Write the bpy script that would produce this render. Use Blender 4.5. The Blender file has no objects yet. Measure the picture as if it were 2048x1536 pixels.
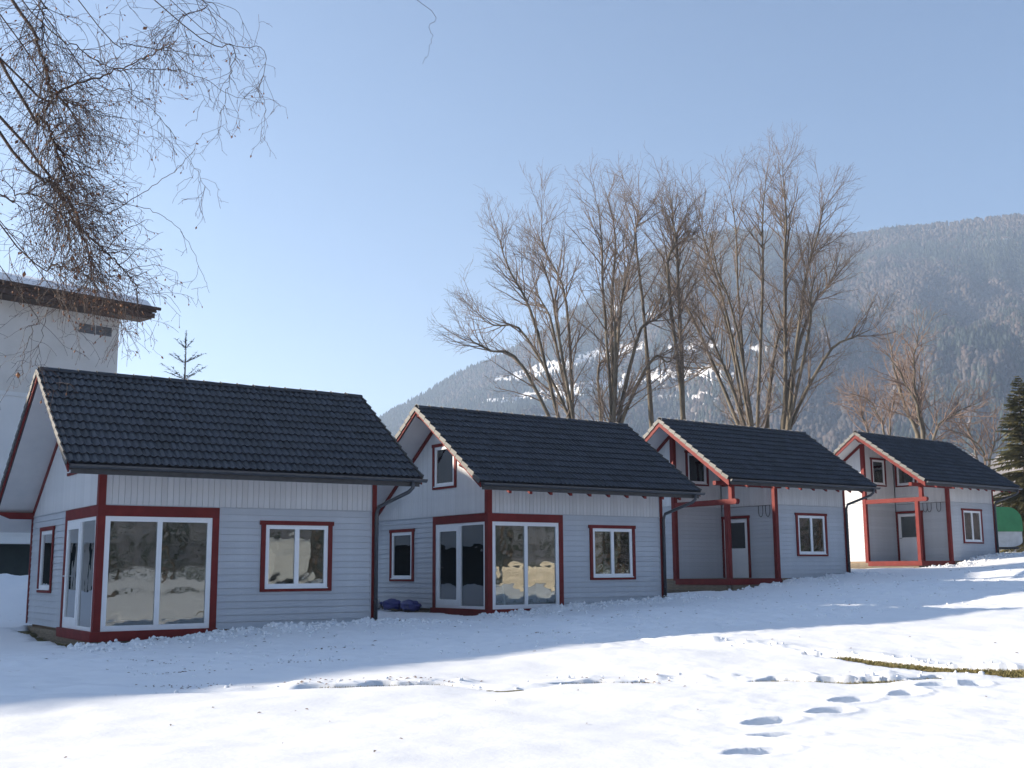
import bpy, math, random
import numpy as np
from mathutils import Matrix, Vector

R = math.radians
scene = bpy.context.scene
COL = scene.collection

# ------------------------------------------------------------------ camera, sky, sun, exposure
cam_d = bpy.data.cameras.new('camera')
cam_d.sensor_width = 36.0
cam_d.lens = 40.49
cam_d.clip_start = 0.1
cam_d.clip_end = 9000.0
cam = bpy.data.objects.new('camera', cam_d)
COL.objects.link(cam)
cam.matrix_world = Matrix.Translation((0, 0, 1.5)) @ Matrix.Rotation(R(90 + 9.202), 4, 'X') @ Matrix.Rotation(-0.00684, 4, 'Z')
scene.camera = cam

SUN_EL, SUN_AZ = 18.8, -82.0          # azimuth clockwise from +Y
world = bpy.data.worlds.new('World')
scene.world = world
world.use_nodes = True
wn = world.node_tree
sky = wn.nodes.new('ShaderNodeTexSky')
sky.sky_type = 'NISHITA'
sky.sun_disc = False
sky.sun_elevation = R(SUN_EL)
sky.sun_rotation = R(SUN_AZ % 360)
sky.altitude = 500
sky.air_density = 1.0
sky.dust_density = 0.5
sky.ozone_density = 4.0
bg = wn.nodes['Background']
bg.inputs['Strength'].default_value = 0.05
wn.links.new(sky.outputs[0], bg.inputs['Color'])

sun_d = bpy.data.lights.new('sun', 'SUN')
sun_d.energy = 5.0
sun_d.angle = R(0.5)
sun_d.color = (1.0, 0.885, 0.73)
sun = bpy.data.objects.new('sun', sun_d)
COL.objects.link(sun)
_a, _e = R(SUN_AZ), R(SUN_EL)
to_sun = Vector((math.sin(_a) * math.cos(_e), math.cos(_a) * math.cos(_e), math.sin(_e)))
sun.rotation_euler = to_sun.to_track_quat('Z', 'Y').to_euler()
sun.location = (-60, -10, 60)

vs = scene.view_settings
vs.view_transform = 'Standard'
vs.look = 'None'
vs.gamma = 1.0
vs.use_curve_mapping = False
vs.exposure = 1.67
scene.cycles.use_denoising = True
scene.cycles.max_bounces = 8
scene.cycles.diffuse_bounces = 3
scene.cycles.glossy_bounces = 3
scene.cycles.transparent_max_bounces = 16
scene.cycles.volume_bounces = 1
scene.cycles.sample_clamp_indirect = 4.0

# ------------------------------------------------------------------ materials
MATS = {}
def nmat(name):
    m = bpy.data.materials.new(name)
    m.use_nodes = True
    MATS[name] = m
    nt = m.node_tree
    return m, nt, nt.nodes['Principled BSDF']

def noise(nt, scale, detail=4.0, rough=0.55, coord='Object', stretch=None):
    tc = nt.nodes.new('ShaderNodeTexCoord')
    n = nt.nodes.new('ShaderNodeTexNoise')
    n.inputs['Scale'].default_value = scale
    n.inputs['Detail'].default_value = detail
    n.inputs['Roughness'].default_value = rough
    if stretch:
        mp = nt.nodes.new('ShaderNodeMapping')
        mp.inputs['Scale'].default_value = stretch
        nt.links.new(tc.outputs[coord], mp.inputs['Vector'])
        nt.links.new(mp.outputs[0], n.inputs['Vector'])
    else:
        nt.links.new(tc.outputs[coord], n.inputs['Vector'])
    return n

def ramp(nt, src, stops):
    r = nt.nodes.new('ShaderNodeValToRGB')
    el = r.color_ramp.elements
    while len(el) > 1:
        el.remove(el[-1])
    el[0].position, el[0].color = stops[0][0], (*stops[0][1], 1)
    for p, c in stops[1:]:
        e = el.new(p)
        e.color = (*c, 1)
    nt.links.new(src, r.inputs[0])
    return r

def bump(nt, src, strength, dist, bs):
    b = nt.nodes.new('ShaderNodeBump')
    b.inputs['Strength'].default_value = strength
    b.inputs['Distance'].default_value = dist
    nt.links.new(src, b.inputs['Height'])
    nt.links.new(b.outputs[0], bs.inputs['Normal'])

def vary(nt, color_out, bs, amount=0.12):
    """piece to piece variation of value from the object's random number"""
    oi = nt.nodes.new('ShaderNodeObjectInfo')
    mr = nt.nodes.new('ShaderNodeMapRange')
    mr.inputs['To Min'].default_value = 1 - amount
    mr.inputs['To Max'].default_value = 1 + amount
    nt.links.new(oi.outputs['Random'], mr.inputs['Value'])
    hs = nt.nodes.new('ShaderNodeHueSaturation')
    nt.links.new(mr.outputs[0], hs.inputs['Value'])
    nt.links.new(color_out, hs.inputs['Color'])
    nt.links.new(hs.outputs[0], bs.inputs['Base Color'])

def simple(name, c0, c1, scale=6.0, rough=0.6, var=0.0, bumps=None, stretch=None, spec=0.5, metal=0.0):
    m, nt, bs = nmat(name)
    n = noise(nt, scale, stretch=stretch)
    r = ramp(nt, n.outputs['Fac'], [(0.3, c0), (0.7, c1)])
    if var:
        vary(nt, r.outputs[0], bs, var)
    else:
        nt.links.new(r.outputs[0], bs.inputs['Base Color'])
    bs.inputs['Roughness'].default_value = rough
    bs.inputs['Specular IOR Level'].default_value = spec
    bs.inputs['Metallic'].default_value = metal
    if bumps:
        n2 = noise(nt, bumps[0], stretch=stretch)
        bump(nt, n2.outputs['Fac'], bumps[1], bumps[2], bs)
    return m

simple('grey_paint', (0.42, 0.44, 0.47), (0.47, 0.49, 0.515), 3.0, 0.55, 0.05, (30, 0.25, 0.003), (1, 1, 1))
simple('pale_paint', (0.56, 0.56, 0.565), (0.62, 0.615, 0.61), 3.0, 0.55, 0.05, (30, 0.25, 0.003))
simple('red_paint', (0.13, 0.014, 0.012), (0.18, 0.021, 0.018), 4.0, 0.6, 0.08, (25, 0.3, 0.003), spec=0.2)
simple('roof_tile', (0.015, 0.018, 0.025), (0.026, 0.030, 0.040), 9.0, 0.5, 0.34, (60, 0.3, 0.003))
simple('verge_grey', (0.06, 0.06, 0.06), (0.11, 0.108, 0.102), 12.0, 0.55, 0.15, (60, 0.3, 0.003))
simple('gutter_metal', (0.035, 0.038, 0.045), (0.055, 0.058, 0.066), 8.0, 0.35, 0.0)
simple('white_plastic', (0.74, 0.75, 0.76), (0.80, 0.80, 0.80), 3.0, 0.35)
simple('plank_wood', (0.13, 0.10, 0.07), (0.24, 0.19, 0.13), 5.0, 0.75, 0.2, (20, 0.5, 0.006), (1, 6, 6))
simple('interior_wood', (0.20, 0.13, 0.075), (0.28, 0.19, 0.11), 5.0, 0.6, 0.0, None, (1, 8, 8))
simple('concrete', (0.24, 0.23, 0.21), (0.34, 0.33, 0.31), 8.0, 0.85, 0.0, (40, 0.4, 0.004))
simple('dark_steel', (0.02, 0.02, 0.022), (0.04, 0.04, 0.042), 8.0, 0.5)
simple('render_wall', (0.62, 0.585, 0.53), (0.72, 0.685, 0.63), 1.2, 0.85, 0.0, (50, 0.35, 0.006))
simple('render_pale', (0.70, 0.69, 0.66), (0.76, 0.75, 0.72), 1.2, 0.85, 0.0, (50, 0.3, 0.005))
simple('dark_timber', (0.035, 0.02, 0.014), (0.075, 0.042, 0.028), 6.0, 0.7, 0.15, (20, 0.5, 0.006), (6, 1, 6))
simple('dark_green_door', (0.012, 0.022, 0.02), (0.02, 0.034, 0.03), 3.0, 0.6)
simple('vent_grey', (0.16, 0.16, 0.165), (0.22, 0.22, 0.22), 8.0, 0.6)
simple('birch_bark', (0.02, 0.013, 0.010), (0.07, 0.046, 0.032), 14.0, 0.8, 0.0, (60, 0.5, 0.004))
simple('birch_twig', (0.020, 0.010, 0.009), (0.060, 0.032, 0.025), 10.0, 0.7)
simple('birch_trunk_bark', (0.06, 0.05, 0.045), (0.65, 0.62, 0.57), 5.0, 0.8, 0.0, (30, 0.5, 0.01), (1, 1, 0.3))
simple('dry_leaf', (0.06, 0.022, 0.010), (0.20, 0.08, 0.03), 9.0, 0.7)
simple('ash_bark', (0.055, 0.045, 0.032), (0.17, 0.14, 0.10), 4.0, 0.85, 0.0, (18, 0.6, 0.02), (1, 1, 0.3))
simple('ash_twig', (0.10, 0.075, 0.06), (0.19, 0.145, 0.115), 5.0, 0.8)
simple('brown_twig', (0.14, 0.095, 0.075), (0.22, 0.155, 0.12), 5.0, 0.8)
simple('conifer_bark', (0.06, 0.045, 0.035), (0.12, 0.09, 0.07), 8.0, 0.85)
simple('conifer_needles', (0.055, 0.058, 0.022), (0.15, 0.13, 0.055), 1.2, 0.75)
simple('spruce_needles', (0.02, 0.032, 0.02), (0.045, 0.06, 0.035), 2.0, 0.75)
simple('green_tarp', (0.02, 0.16, 0.055), (0.035, 0.22, 0.08), 2.0, 0.5, 0.0, (6, 0.4, 0.03))
simple('caravan_white', (0.40, 0.41, 0.41), (0.55, 0.56, 0.56), 3.0, 0.5)
simple('tyre_rubber', (0.015, 0.015, 0.015), (0.03, 0.03, 0.03), 20.0, 0.85)
simple('blue_sack', (0.012, 0.018, 0.11), (0.03, 0.035, 0.19), 7.0, 0.45, 0.0, (9, 0.6, 0.03))
simple('white_sack', (0.42, 0.42, 0.42), (0.58, 0.57, 0.55), 7.0, 0.6, 0.0, (9, 0.6, 0.03))
simple('lawn', (0.07, 0.06, 0.018), (0.15, 0.125, 0.04), 7.0, 0.9, 0.0, (40, 0.8, 0.02))
simple('grass_blade', (0.10, 0.10, 0.025), (0.26, 0.20, 0.075), 5.0, 0.8)
simple('cut_timber', (0.46, 0.38, 0.28), (0.58, 0.50, 0.40), 4.0, 0.7, 0.15, None, (1, 8, 8))
simple('farm_wall', (0.60, 0.57, 0.52), (0.70, 0.67, 0.62), 0.5, 0.85)
simple('farm_roof', (0.10, 0.07, 0.06), (0.16, 0.12, 0.10), 0.5, 0.8)
simple('ochre_cloth', (0.30, 0.15, 0.05), (0.42, 0.24, 0.09), 12.0, 0.85)
simple('rust_cloth', (0.34, 0.09, 0.03), (0.46, 0.15, 0.05), 12.0, 0.85)
simple('net_cloth', (0.55, 0.53, 0.50), (0.66, 0.64, 0.60), 40.0, 0.9)

def snow_mat():
    m, nt, bs = nmat('snow')
    n = noise(nt, 0.35, 6.0, 0.6)
    r = ramp(nt, n.outputs['Fac'], [(0.3, (0.80, 0.81, 0.825)), (0.7, (0.85, 0.855, 0.865))])
    # scattered soil, bark and leaf specks trodden into the surface
    sp = noise(nt, 5.5, 5.0, 0.72)
    big = noise(nt, 0.22, 3.0, 0.5)
    mu = nt.nodes.new('ShaderNodeMath'); mu.operation = 'MULTIPLY'
    nt.links.new(sp.outputs['Fac'], mu.inputs[0]); nt.links.new(big.outputs['Fac'], mu.inputs[1])
    mask = ramp(nt, mu.outputs[0], [(0.40, (0, 0, 0)), (0.47, (0.55, 0.55, 0.55))])
    mx = nt.nodes.new('ShaderNodeMix'); mx.data_type = 'RGBA'
    nt.links.new(mask.outputs[0], mx.inputs[0])
    nt.links.new(r.outputs[0], mx.inputs[6])
    mx.inputs[7].default_value = (0.42, 0.36, 0.30, 1)
    nt.links.new(mx.outputs[2], bs.inputs['Base Color'])
    bs.inputs['Roughness'].default_value = 0.7
    bs.inputs['Specular IOR Level'].default_value = 0.25
    n2 = noise(nt, 9.0, 8.0, 0.65)
    bump(nt, n2.outputs['Fac'], 0.2, 0.03, bs)
snow_mat()

def glass_mat():
    m = bpy.data.materials.new('window_glass'); m.use_nodes = True; MATS['window_glass'] = m
    nt = m.node_tree
    nt.nodes.remove(nt.nodes['Principled BSDF'])
    out = nt.nodes['Material Output']
    tr = nt.nodes.new('ShaderNodeBsdfTransparent'); tr.inputs[0].default_value = (0.80, 0.86, 0.84, 1)
    gl = nt.nodes.new('ShaderNodeBsdfGlossy'); gl.inputs['Roughness'].default_value = 0.01
    fr = nt.nodes.new('ShaderNodeFresnel'); fr.inputs['IOR'].default_value = 1.52
    mm = nt.nodes.new('ShaderNodeMath'); mm.operation = 'MULTIPLY_ADD'
    mm.inputs[1].default_value = 1.9; mm.inputs[2].default_value = 0.06; mm.use_clamp = True
    nt.links.new(fr.outputs[0], mm.inputs[0])
    mix = nt.nodes.new('ShaderNodeMixShader')
    nt.links.new(mm.outputs[0], mix.inputs[0]); nt.links.new(tr.outputs[0], mix.inputs[1]); nt.links.new(gl.outputs[0], mix.inputs[2])
    nt.links.new(mix.outputs[0], out.inputs['Surface'])
    n = noise(nt, 2.2, 1.5, 0.4)
    b = nt.nodes.new('ShaderNodeBump'); b.inputs['Strength'].default_value = 0.10; b.inputs['Distance'].default_value = 0.05
    nt.links.new(n.outputs['Fac'], b.inputs['Height']); nt.links.new(b.outputs[0], gl.inputs['Normal'])
glass_mat()

def vcol_mat(name, rough=0.9, bscale=None):
    m, nt, bs = nmat(name)
    a = nt.nodes.new('ShaderNodeVertexColor'); a.layer_name = 'Col'
    nt.links.new(a.outputs[0], bs.inputs['Base Color'])
    bs.inputs['Roughness'].default_value = rough
    bs.inputs['Specular IOR Level'].default_value = 0.2
vcol_mat('forest_colours')
vcol_mat('hill_ground')

# ------------------------------------------------------------------ helpers
def link(o, parent=None, label=None, cat=None, group=None, kind=None):
    COL.objects.link(o)
    if parent is not None:
        o.parent = parent
    if label: o['label'] = label
    if cat: o['category'] = cat
    if group: o['group'] = group
    if kind: o['kind'] = kind
    return o

def obj(name, mesh, parent=None, loc=None, rot=None, **kw):
    o = bpy.data.objects.new(name, mesh)
    if loc is not None: o.location = loc
    if rot is not None: o.rotation_euler = rot
    return link(o, parent, **kw)

def empty(name, loc, rz=0.0, **kw):
    o = bpy.data.objects.new(name, None)
    o.empty_display_size = 0.3
    o.location = loc
    o.rotation_euler = (0, 0, rz)
    return link(o, None, **kw)

def np_mesh(name, verts, faces, mat, smooth=False, cols=None, mat_idx=None):
    """faces: int array (n,3) or (n,4)"""
    verts = np.asarray(verts, np.float32); faces = np.asarray(faces, np.int32)
    me = bpy.data.meshes.new(name)
    nf, k = faces.shape
    me.vertices.add(len(verts)); me.vertices.foreach_set('co', verts.ravel())
    me.loops.add(nf * k); me.loops.foreach_set('vertex_index', faces.ravel())
    me.polygons.add(nf); me.polygons.foreach_set('loop_start', np.arange(0, nf * k, k, dtype=np.int32))
    if smooth:
        me.polygons.foreach_set('use_smooth', np.ones(nf, bool))
    for mt in (mat if isinstance(mat, (list, tuple)) else [mat]):
        me.materials.append(MATS[mt])
    if mat_idx is not None:
        me.polygons.foreach_set('material_index', np.asarray(mat_idx, np.int32))
    me.update(calc_edges=True)
    if cols is not None:
        at = me.color_attributes.new('Col', 'FLOAT_COLOR', 'POINT')
        c4 = np.ones((len(verts), 4), np.float32); c4[:, :3] = cols
        at.data.foreach_set('color', c4.ravel())
    me.validate()
    return me

class MB:
    """collects shapes of one piece"""
    def __init__(self): self.v = []; self.f = []
    def add(self, v, f):
        o = len(self.v); self.v += [tuple(p) for p in v]; self.f += [tuple(i + o for i in q) for q in f]
    def box(self, x0, x1, y0, y1, z0, z1):
        self.add([(x0, y0, z0), (x1, y0, z0), (x1, y1, z0), (x0, y1, z0), (x0, y0, z1), (x1, y0, z1), (x1, y1, z1), (x0, y1, z1)],
                 [(0, 3, 2, 1), (4, 5, 6, 7), (0, 1, 5, 4), (1, 2, 6, 5), (2, 3, 7, 6), (3, 0, 4, 7)])
        return self
    def prism(self, poly, axis, a0, a1):
        """polygon given in the two other axes, extruded along axis from a0 to a1"""
        n = len(poly)
        def P(a, p):
            q = list(p); q.insert(axis, a); return q
        v = [P(a0, p) for p in poly] + [P(a1, p) for p in poly]
        f = [tuple(range(n - 1, -1, -1)), tuple(range(n, 2 * n))] + [(i, (i + 1) % n, n + (i + 1) % n, n + i) for i in range(n)]
        self.add(v, f); return self
    def tube(self, pts, rad, n=8, cap=True):
        pts = [Vector(p) for p in pts]
        rads = rad if isinstance(rad, (list, tuple)) else [rad] * len(pts)
        o = len(self.v); up = None
        for i, p in enumerate(pts):
            t = (pts[min(i + 1, len(pts) - 1)] - pts[max(i - 1, 0)]).normalized()
            if up is None:
                up = Vector((0, 0, 1)) if abs(t.z) < 0.9 else Vector((1, 0, 0))
            a = t.cross(up).normalized(); b = a.cross(t).normalized(); up = b
            for k in range(n):
                w = 2 * math.pi * k / n
                self.v.append(tuple(p + (a * math.cos(w) + b * math.sin(w)) * rads[i]))
        for i in range(len(pts) - 1):
            for k in range(n):
                self.f.append((o + i * n + k, o + i * n + (k + 1) % n, o + (i + 1) * n + (k + 1) % n, o + (i + 1) * n + k))
        if cap:
            self.f.append(tuple(o + k for k in range(n - 1, -1, -1)))
            e = o + (len(pts) - 1) * n
            self.f.append(tuple(e + k for k in range(n)))
        return self
    def mesh(self, name, mat, smooth=False):
        me = bpy.data.meshes.new(name)
        me.from_pydata(self.v, [], self.f)
        me.materials.append(MATS[mat])
        if smooth:
            me.polygons.foreach_set('use_smooth', [True] * len(me.polygons))
        me.update()
        return me

_cache = {}
def box_mesh(dx, dy, dz, mat, lap=0.0):
    """box from the origin; lap leans its outer (-y) face back towards the top"""
    k = (round(dx, 3), round(dy, 3), round(dz, 3), mat, lap)
    if k not in _cache:
        mb = MB()
        mb.add([(0, 0, 0), (dx, 0, 0), (dx, dy, 0), (0, dy, 0), (0, lap, dz), (dx, lap, dz), (dx, dy, dz), (0, dy, dz)],
               [(0, 3, 2, 1), (4, 5, 6, 7), (0, 1, 5, 4), (1, 2, 6, 5), (2, 3, 7, 6), (3, 0, 4, 7)])
        _cache[k] = mb.mesh('piece', mat)
    return _cache[k]

def subtract(rects, hole):
    """rects (u0,u1,v0,v1) minus one hole"""
    out = []
    a, b, c, d = hole
    for (u0, u1, v0, v1) in rects:
        if a >= u1 or b <= u0 or c >= v1 or d <= v0:
            out.append((u0, u1, v0, v1)); continue
        if u0 < a: out.append((u0, a, v0, v1))
        if b < u1: out.append((b, u1, v0, v1))
        m0, m1 = max(u0, a), min(u1, b)
        if v0 < c: out.append((m0, m1, v0, c))
        if d < v1: out.append((m0, m1, d, v1))
    return [r for r in out if r[1] - r[0] > 0.012 and r[3] - r[2] > 0.012]

# value noise on a lattice, summed over octaves
_rs = np.random.RandomState(7)
_lat = _rs.rand(256, 256)
def vnoise(x, y):
    xi = np.floor(x).astype(int); yi = np.floor(y).astype(int)
    fx = x - xi; fy = y - yi
    fx = fx * fx * (3 - 2 * fx); fy = fy * fy * (3 - 2 * fy)
    a = _lat[xi % 256, yi % 256]; b = _lat[(xi + 1) % 256, yi % 256]
    c = _lat[xi % 256, (yi + 1) % 256]; d = _lat[(xi + 1) % 256, (yi + 1) % 256]
    return (a * (1 - fx) + b * fx) * (1 - fy) + (c * (1 - fx) + d * fx) * fy - 0.5
def fbm(x, y, octv=4, gain=0.5):
    s = 0; a = 1.0
    for k in range(octv):
        s = s + a * vnoise(x * 2 ** k + 17.3 * k, y * 2 ** k + 9.1 * k); a *= gain
    return s

# ------------------------------------------------------------------ the row of cabins: places
HOUSES = [(-8.193, 22.881, 0.345, 0.5905), (-0.652, 30.053, 0.486, 0.6206),
          (7.126, 38.459, 1.183, 0.6306), (16.817, 48.026, 1.787, 0.6848)]
HL, HD, HT = 6.12, 6.14, 2.5
ZR, RY, OE, ZE, GL_, GR_ = 5.506, 2.264, 0.903, 3.265, 0.826, 0.665
SL = (ZR - ZE) / (RY + OE)
PX, PY = 2.48, 2.62
YB = HD + 0.6

# ------------------------------------------------------------------ ground
GP = np.array([
    (2.3, 20.1, .17), (4.3, 21.6, .28), (6.2, 22.9, .36), (8.9, 27.2, .50), (13, 31.5, .80), (13.2, 35.3, 1.0), (18, 40, 1.4), (22, 44, 1.65),
    (-8.1, 22.4, .0), (-6.2, 23.9, .12), (-4.6, 25.0, .24), (-3.0, 26.1, .28), (-10.1, 25.2, .02), (-12.0, 27.6, .2), (-13.5, 32.5, .9), (-16, 34, .9),
    (-.6, 29.8, .28), (1.35, 31.1, .40), (3, 32.3, .5), (4.5, 33.2, .6), (-3.2, 33.1, .32), (-5, 36, .5),
    (7.1, 38.1, .72), (5.6, 40.5, .62), (9.2, 39.7, 1.02), (12.1, 41.9, 1.18), (4, 36, .6),
    (16.8, 47.7, 1.42), (21.6, 51.7, 1.93), (15.2, 50, 1.42), (27, 56, 2.1), (30, 62, 2.2), (40, 80, 2.5),
    (-4.7, 10.8, .0), (0, 10, 0), (5, 10, .03), (-5, 15, .04), (0, 14, .05), (5, 15, .1), (9, 20, .3), (-2, 19, .08), (-5, 20, .03), (10, 14, .2), (14, 22, .5),
    (0, 0, -.08), (-10, 15, .1), (-16, 15, .2), (-20, 5, .2), (-30, 0, .2), (20, 15, .5), (30, 15, .6), (30, 0, .4), (0, -20, 0), (-30, 30, .4),
    (-10, 45, .8), (0, 50, 1.), (10, 60, 1.6), (60, 20, .8), (80, 60, 2.), (-60, 60, 1.), (0, 100, 2.)])
def ground(x, y):
    x = np.asarray(x, float); y = np.asarray(y, float)
    num = np.zeros_like(x); den = np.zeros_like(x)
    for px, py, pz in GP:
        w = 1.0 / ((x - px) ** 2 + (y - py) ** 2 + 3.0) ** 2
        num += w * pz; den += w
    return num / den

def polydist(x, y, pts):
    """distance to a polyline and the side (positive: far side)"""
    best = np.full(x.shape, 1e9); side = np.zeros(x.shape)
    for (ax, ay), (bx, by) in zip(pts[:-1], pts[1:]):
        dx, dy = bx - ax, by - ay; l2 = dx * dx + dy * dy
        t = np.clip(((x - ax) * dx + (y - ay) * dy) / l2, 0, 1)
        ex, ey = x - (ax + t * dx), y - (ay + t * dy)
        d = np.hypot(ex, ey); s = np.sign(dx * ey - dy * ex)
        m = d < best
        best = np.where(m, d, best); side = np.where(m, s, side)
    return best, side

E1 = [(2.63, 20.15), (3.45, 19.28), (4.1, 18.2), (4.9, 17.24), (5.36, 16.41), (5.78, 15.68), (6.56, 15.24), (7.6, 14.9), (10, 14.4)]
E2 = [(-7, 13.6), (-4.85, 13.89), (-3.45, 14.16), (-2.34, 14.3), (-1.21, 14.48), (-0.78, 14.52), (-0.17, 14.01), (0.31, 14.21), (0.62, 14.52), (1.06, 14.58),
      (2.21, 14.45), (3.33, 14.29), (3.95, 13.96), (4.6, 14.13), (5.31, 14.43), (6.25, 14.35), (7.6, 14.0), (10, 13.4)]
STEPS = [(2.39, 11.16, 0.5), (2.29, 10.21, 0.1), (1.91, 9.36, 0.4), (3.12, 11.72, 0.7), (3.56, 12.47, 0.6), (4.28, 12.91, 0.8), (4.82, 13.52, 0.6), (5.29, 13.62, 0.9)]

def bare_mask(x, y):
    """1 where no snow lies"""
    d1, s1 = polydist(x, y, E1)
    wid = np.clip((x - 4.3) * 0.55, 0, 1.15) * (1 + 0.8 * fbm(x * 2.2, y * 2.2, 3))
    m = (s1 < 0) & (d1 < wid) & (x > 4.2)
    d2, s2 = polydist(x, y, E2)
    seg = np.clip(fbm(x * 0.8 + 3.1, y * 0.1, 3) * 2.2 + np.where(x > 2.6, 0.35, -0.15), 0, 1)
    m = m | ((d2 < 0.16 * seg * (1 + fbm(x * 5, y * 5, 2))) & (x > -2.6) & (x < 5.2))
    for k, (hx, hy, hz, ha) in enumerate(HOUSES):
        c, s = math.cos(ha), math.sin(ha)
        u = (x - hx) * c + (y - hy) * s; v = -(x - hx) * s + (y - hy) * c
        n = fbm(x * 2.5, y * 2.5, 3)
        u1 = (1.2, 2.0, 2.4, 2.4)[k]
        m = m | ((u > -0.45 + 0.4 * n) & (u < u1) & (v > -(0.32, 0.22, 0.65, 0.55)[k] - 0.35 * n) & (v < 5.5))
    return m

def turf_rise(x, y):
    d1, s1 = polydist(x, y, E1)
    d2, s2 = polydist(x, y, E2)
    r = 0.055 * np.clip((x - 4.4) / .5, 0, 1) * np.where(s1 < 0, np.clip(1.3 - d1, 0, 1), np.clip(1 - d1 / .2, 0, 1)) * np.where(s2 > 0, 1, np.clip(1 - d2 / .25, 0, 1))
    return np.maximum(r, 0.045 * np.clip(1 - d2 / .22, 0, 1) * np.clip((x + 2.6) / .3, 0, 1))
def snow_height(x, y):
    g = ground(x, y)
    h = g + 0.08 + 0.05 * fbm(x * 0.55, y * 0.55, 3) + 0.016 * fbm(x * 2.1, y * 2.1, 3) + 0.004 * fbm(x * 9, y * 9, 3)
    # trodden, cleared strip along the cabins: long furrows in its direction
    ca, sa = math.cos(0.62), math.sin(0.62)
    s = x * ca + y * sa; c = -(x + 8.19) * sa + (y - 22.88) * ca
    strip = np.clip(1 - np.abs(c + 4.6) / 4.6, 0, 1) ** 0.5
    h = h + strip * (0.05 * fbm(s * 0.22, c * 2.6, 3) + 0.08 * np.abs(fbm(s * 1.7, c * 2.4, 3)) + 0.035 * fbm(s * 4.5, c * 5.5, 3) + 0.07 * np.clip(fbm(s * 3.1 + 4, c * 3.1, 2) - .22, 0, 1))
    for k, (hx, hy, hz, ha) in enumerate(HOUSES):
        co, si = math.cos(ha), math.sin(ha)
        u = (x - hx) * co + (y - hy) * si; v = -(x - hx) * si + (y - hy) * co
        along = np.clip((u + 0.6) / 0.5, 0, 1) * np.clip((HL + 1.3 - u) / 0.6, 0, 1)
        bank = along * np.exp(-((v + 0.55) / 0.42) ** 2)
        h = h + bank * (0.03 + 0.22 * np.abs(fbm(x * 1.8, y * 1.8, 3)) + 0.09 * fbm(x * 5, y * 5, 3))
        inside = (u > -0.02) & (u < HL + 0.02) & (v > -0.02) & (v < HD + 0.02)
        h = np.where(inside, hz - 0.75, h)
    # snow bank tipped between the left gable and the big house
    h = h + 0.55 * np.exp(-(((x + 13.6) / 2.6) ** 2 + ((y - 32.4) / 1.6) ** 2)) * (1 + 0.5 * fbm(x * 1.5, y * 1.5, 3))
    d1, s1 = polydist(x, y, E1)
    h = h + np.where(s1 > 0, 0.06, 0.0) * np.exp(-(d1 / 0.7) ** 2) * (1 + 1.2 * fbm(x * 3, y * 3, 3))
    d2, s2 = polydist(x, y, E2)
    lump = np.exp(-((d2 - 0.32) / 0.28) ** 2) * np.where(s2 > 0, 1, 0.0)
    h = h + lump * (0.02 + 0.09 * np.clip(fbm(x * 3.3, y * 3.3, 3), 0, 1))
    h = h - 0.02 * np.exp(-(d2 / 0.12) ** 2) * np.clip(0.6 + fbm(x * 1.1, y * 1.1, 2) * 2, 0, 1)
    for fx, fy, fa in STEPS:
        ca, sa = math.cos(fa), math.sin(fa)
        a = ((x - fx) * ca + (y - fy) * sa) / 0.23; b = (-(x - fx) * sa + (y - fy) * ca) / 0.12
        r = np.sqrt(a * a + b * b) * (1 + 0.25 * fbm(x * 9, y * 9, 2))
        h = h - 0.075 * np.clip(1.35 - r, 0, 0.6) / 0.6 + 0.018 * np.exp(-((r - 1.55) / 0.25) ** 2)
    h = np.where(bare_mask(x, y), g - 0.045, h)
    return h

def axis(segs):
    out = []
    for a, b, st in segs:
        out += list(np.arange(a, b - 1e-6, st))
    return np.array(out)
def grow_axis(start, end, st, fac):
    out = []; v = start
    while abs(v) < abs(end):
        out.append(v); v += math.copysign(st, end); st *= fac
    out.append(end)
    return out
def snow_sheet():
    xs = np.concatenate([np.array(grow_axis(-15, -5200, 0.4, 1.25))[::-1], axis([(-14.6, 1.4, 0.11), (1.4, 7.4, 0.04), (7.4, 26, 0.12), (26, 45, 0.5)]), grow_axis(45, 5200, 0.8, 1.25)])
    ys = np.concatenate([np.array(grow_axis(6, -5200, 0.6, 1.25))[::-1], axis([(6.4, 9.0, 0.2), (9.0, 15.2, 0.04), (15.2, 36, 0.1), (36, 60, 0.2)]), grow_axis(60, 5200, 0.6, 1.22)])
    X, Y = np.meshgrid(xs, ys)
    Z = snow_height(X, Y)
    nx, ny = len(xs), len(ys)
    v = np.stack([X.ravel(), Y.ravel(), Z.ravel()], 1)
    i = np.arange(nx * ny).reshape(ny, nx)
    f = np.stack([i[:-1, :-1], i[:-1, 1:], i[1:, 1:], i[1:, :-1]], -1).reshape(-1, 4)
    obj('snow_ground', np_mesh('snow_ground', v, f, 'snow', True), kind='structure')
    xs = axis([(-14, -3, 0.35), (-3, 9.5, 0.09), (9.5, 30, 0.35)]); ys = axis([(8, 13.2, 0.35), (13.2, 17.6, 0.09), (17.6, 58, 0.35)])
    X, Y = np.meshgrid(xs, ys); Z = ground(X, Y) + 0.004 + turf_rise(X, Y)
    for hx, hy, hz, ha in HOUSES:
        co, si = math.cos(ha), math.sin(ha)
        u = (X - hx) * co + (Y - hy) * si; w = -(X - hx) * si + (Y - hy) * co
        Z = np.where((u > .2) & (u < HL - .2) & (w > .2) & (w < HD - .2), hz - 0.9, Z)
    nx, ny = len(xs), len(ys)
    i = np.arange(nx * ny).reshape(ny, nx)
    f = np.stack([i[:-1, :-1], i[:-1, 1:], i[1:, 1:], i[1:, :-1]], -1).reshape(-1, 4)
    obj('lawn', np_mesh('lawn', np.stack([X.ravel(), Y.ravel(), Z.ravel()], 1), f, 'lawn', True), kind='structure')
snow_sheet()

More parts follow.
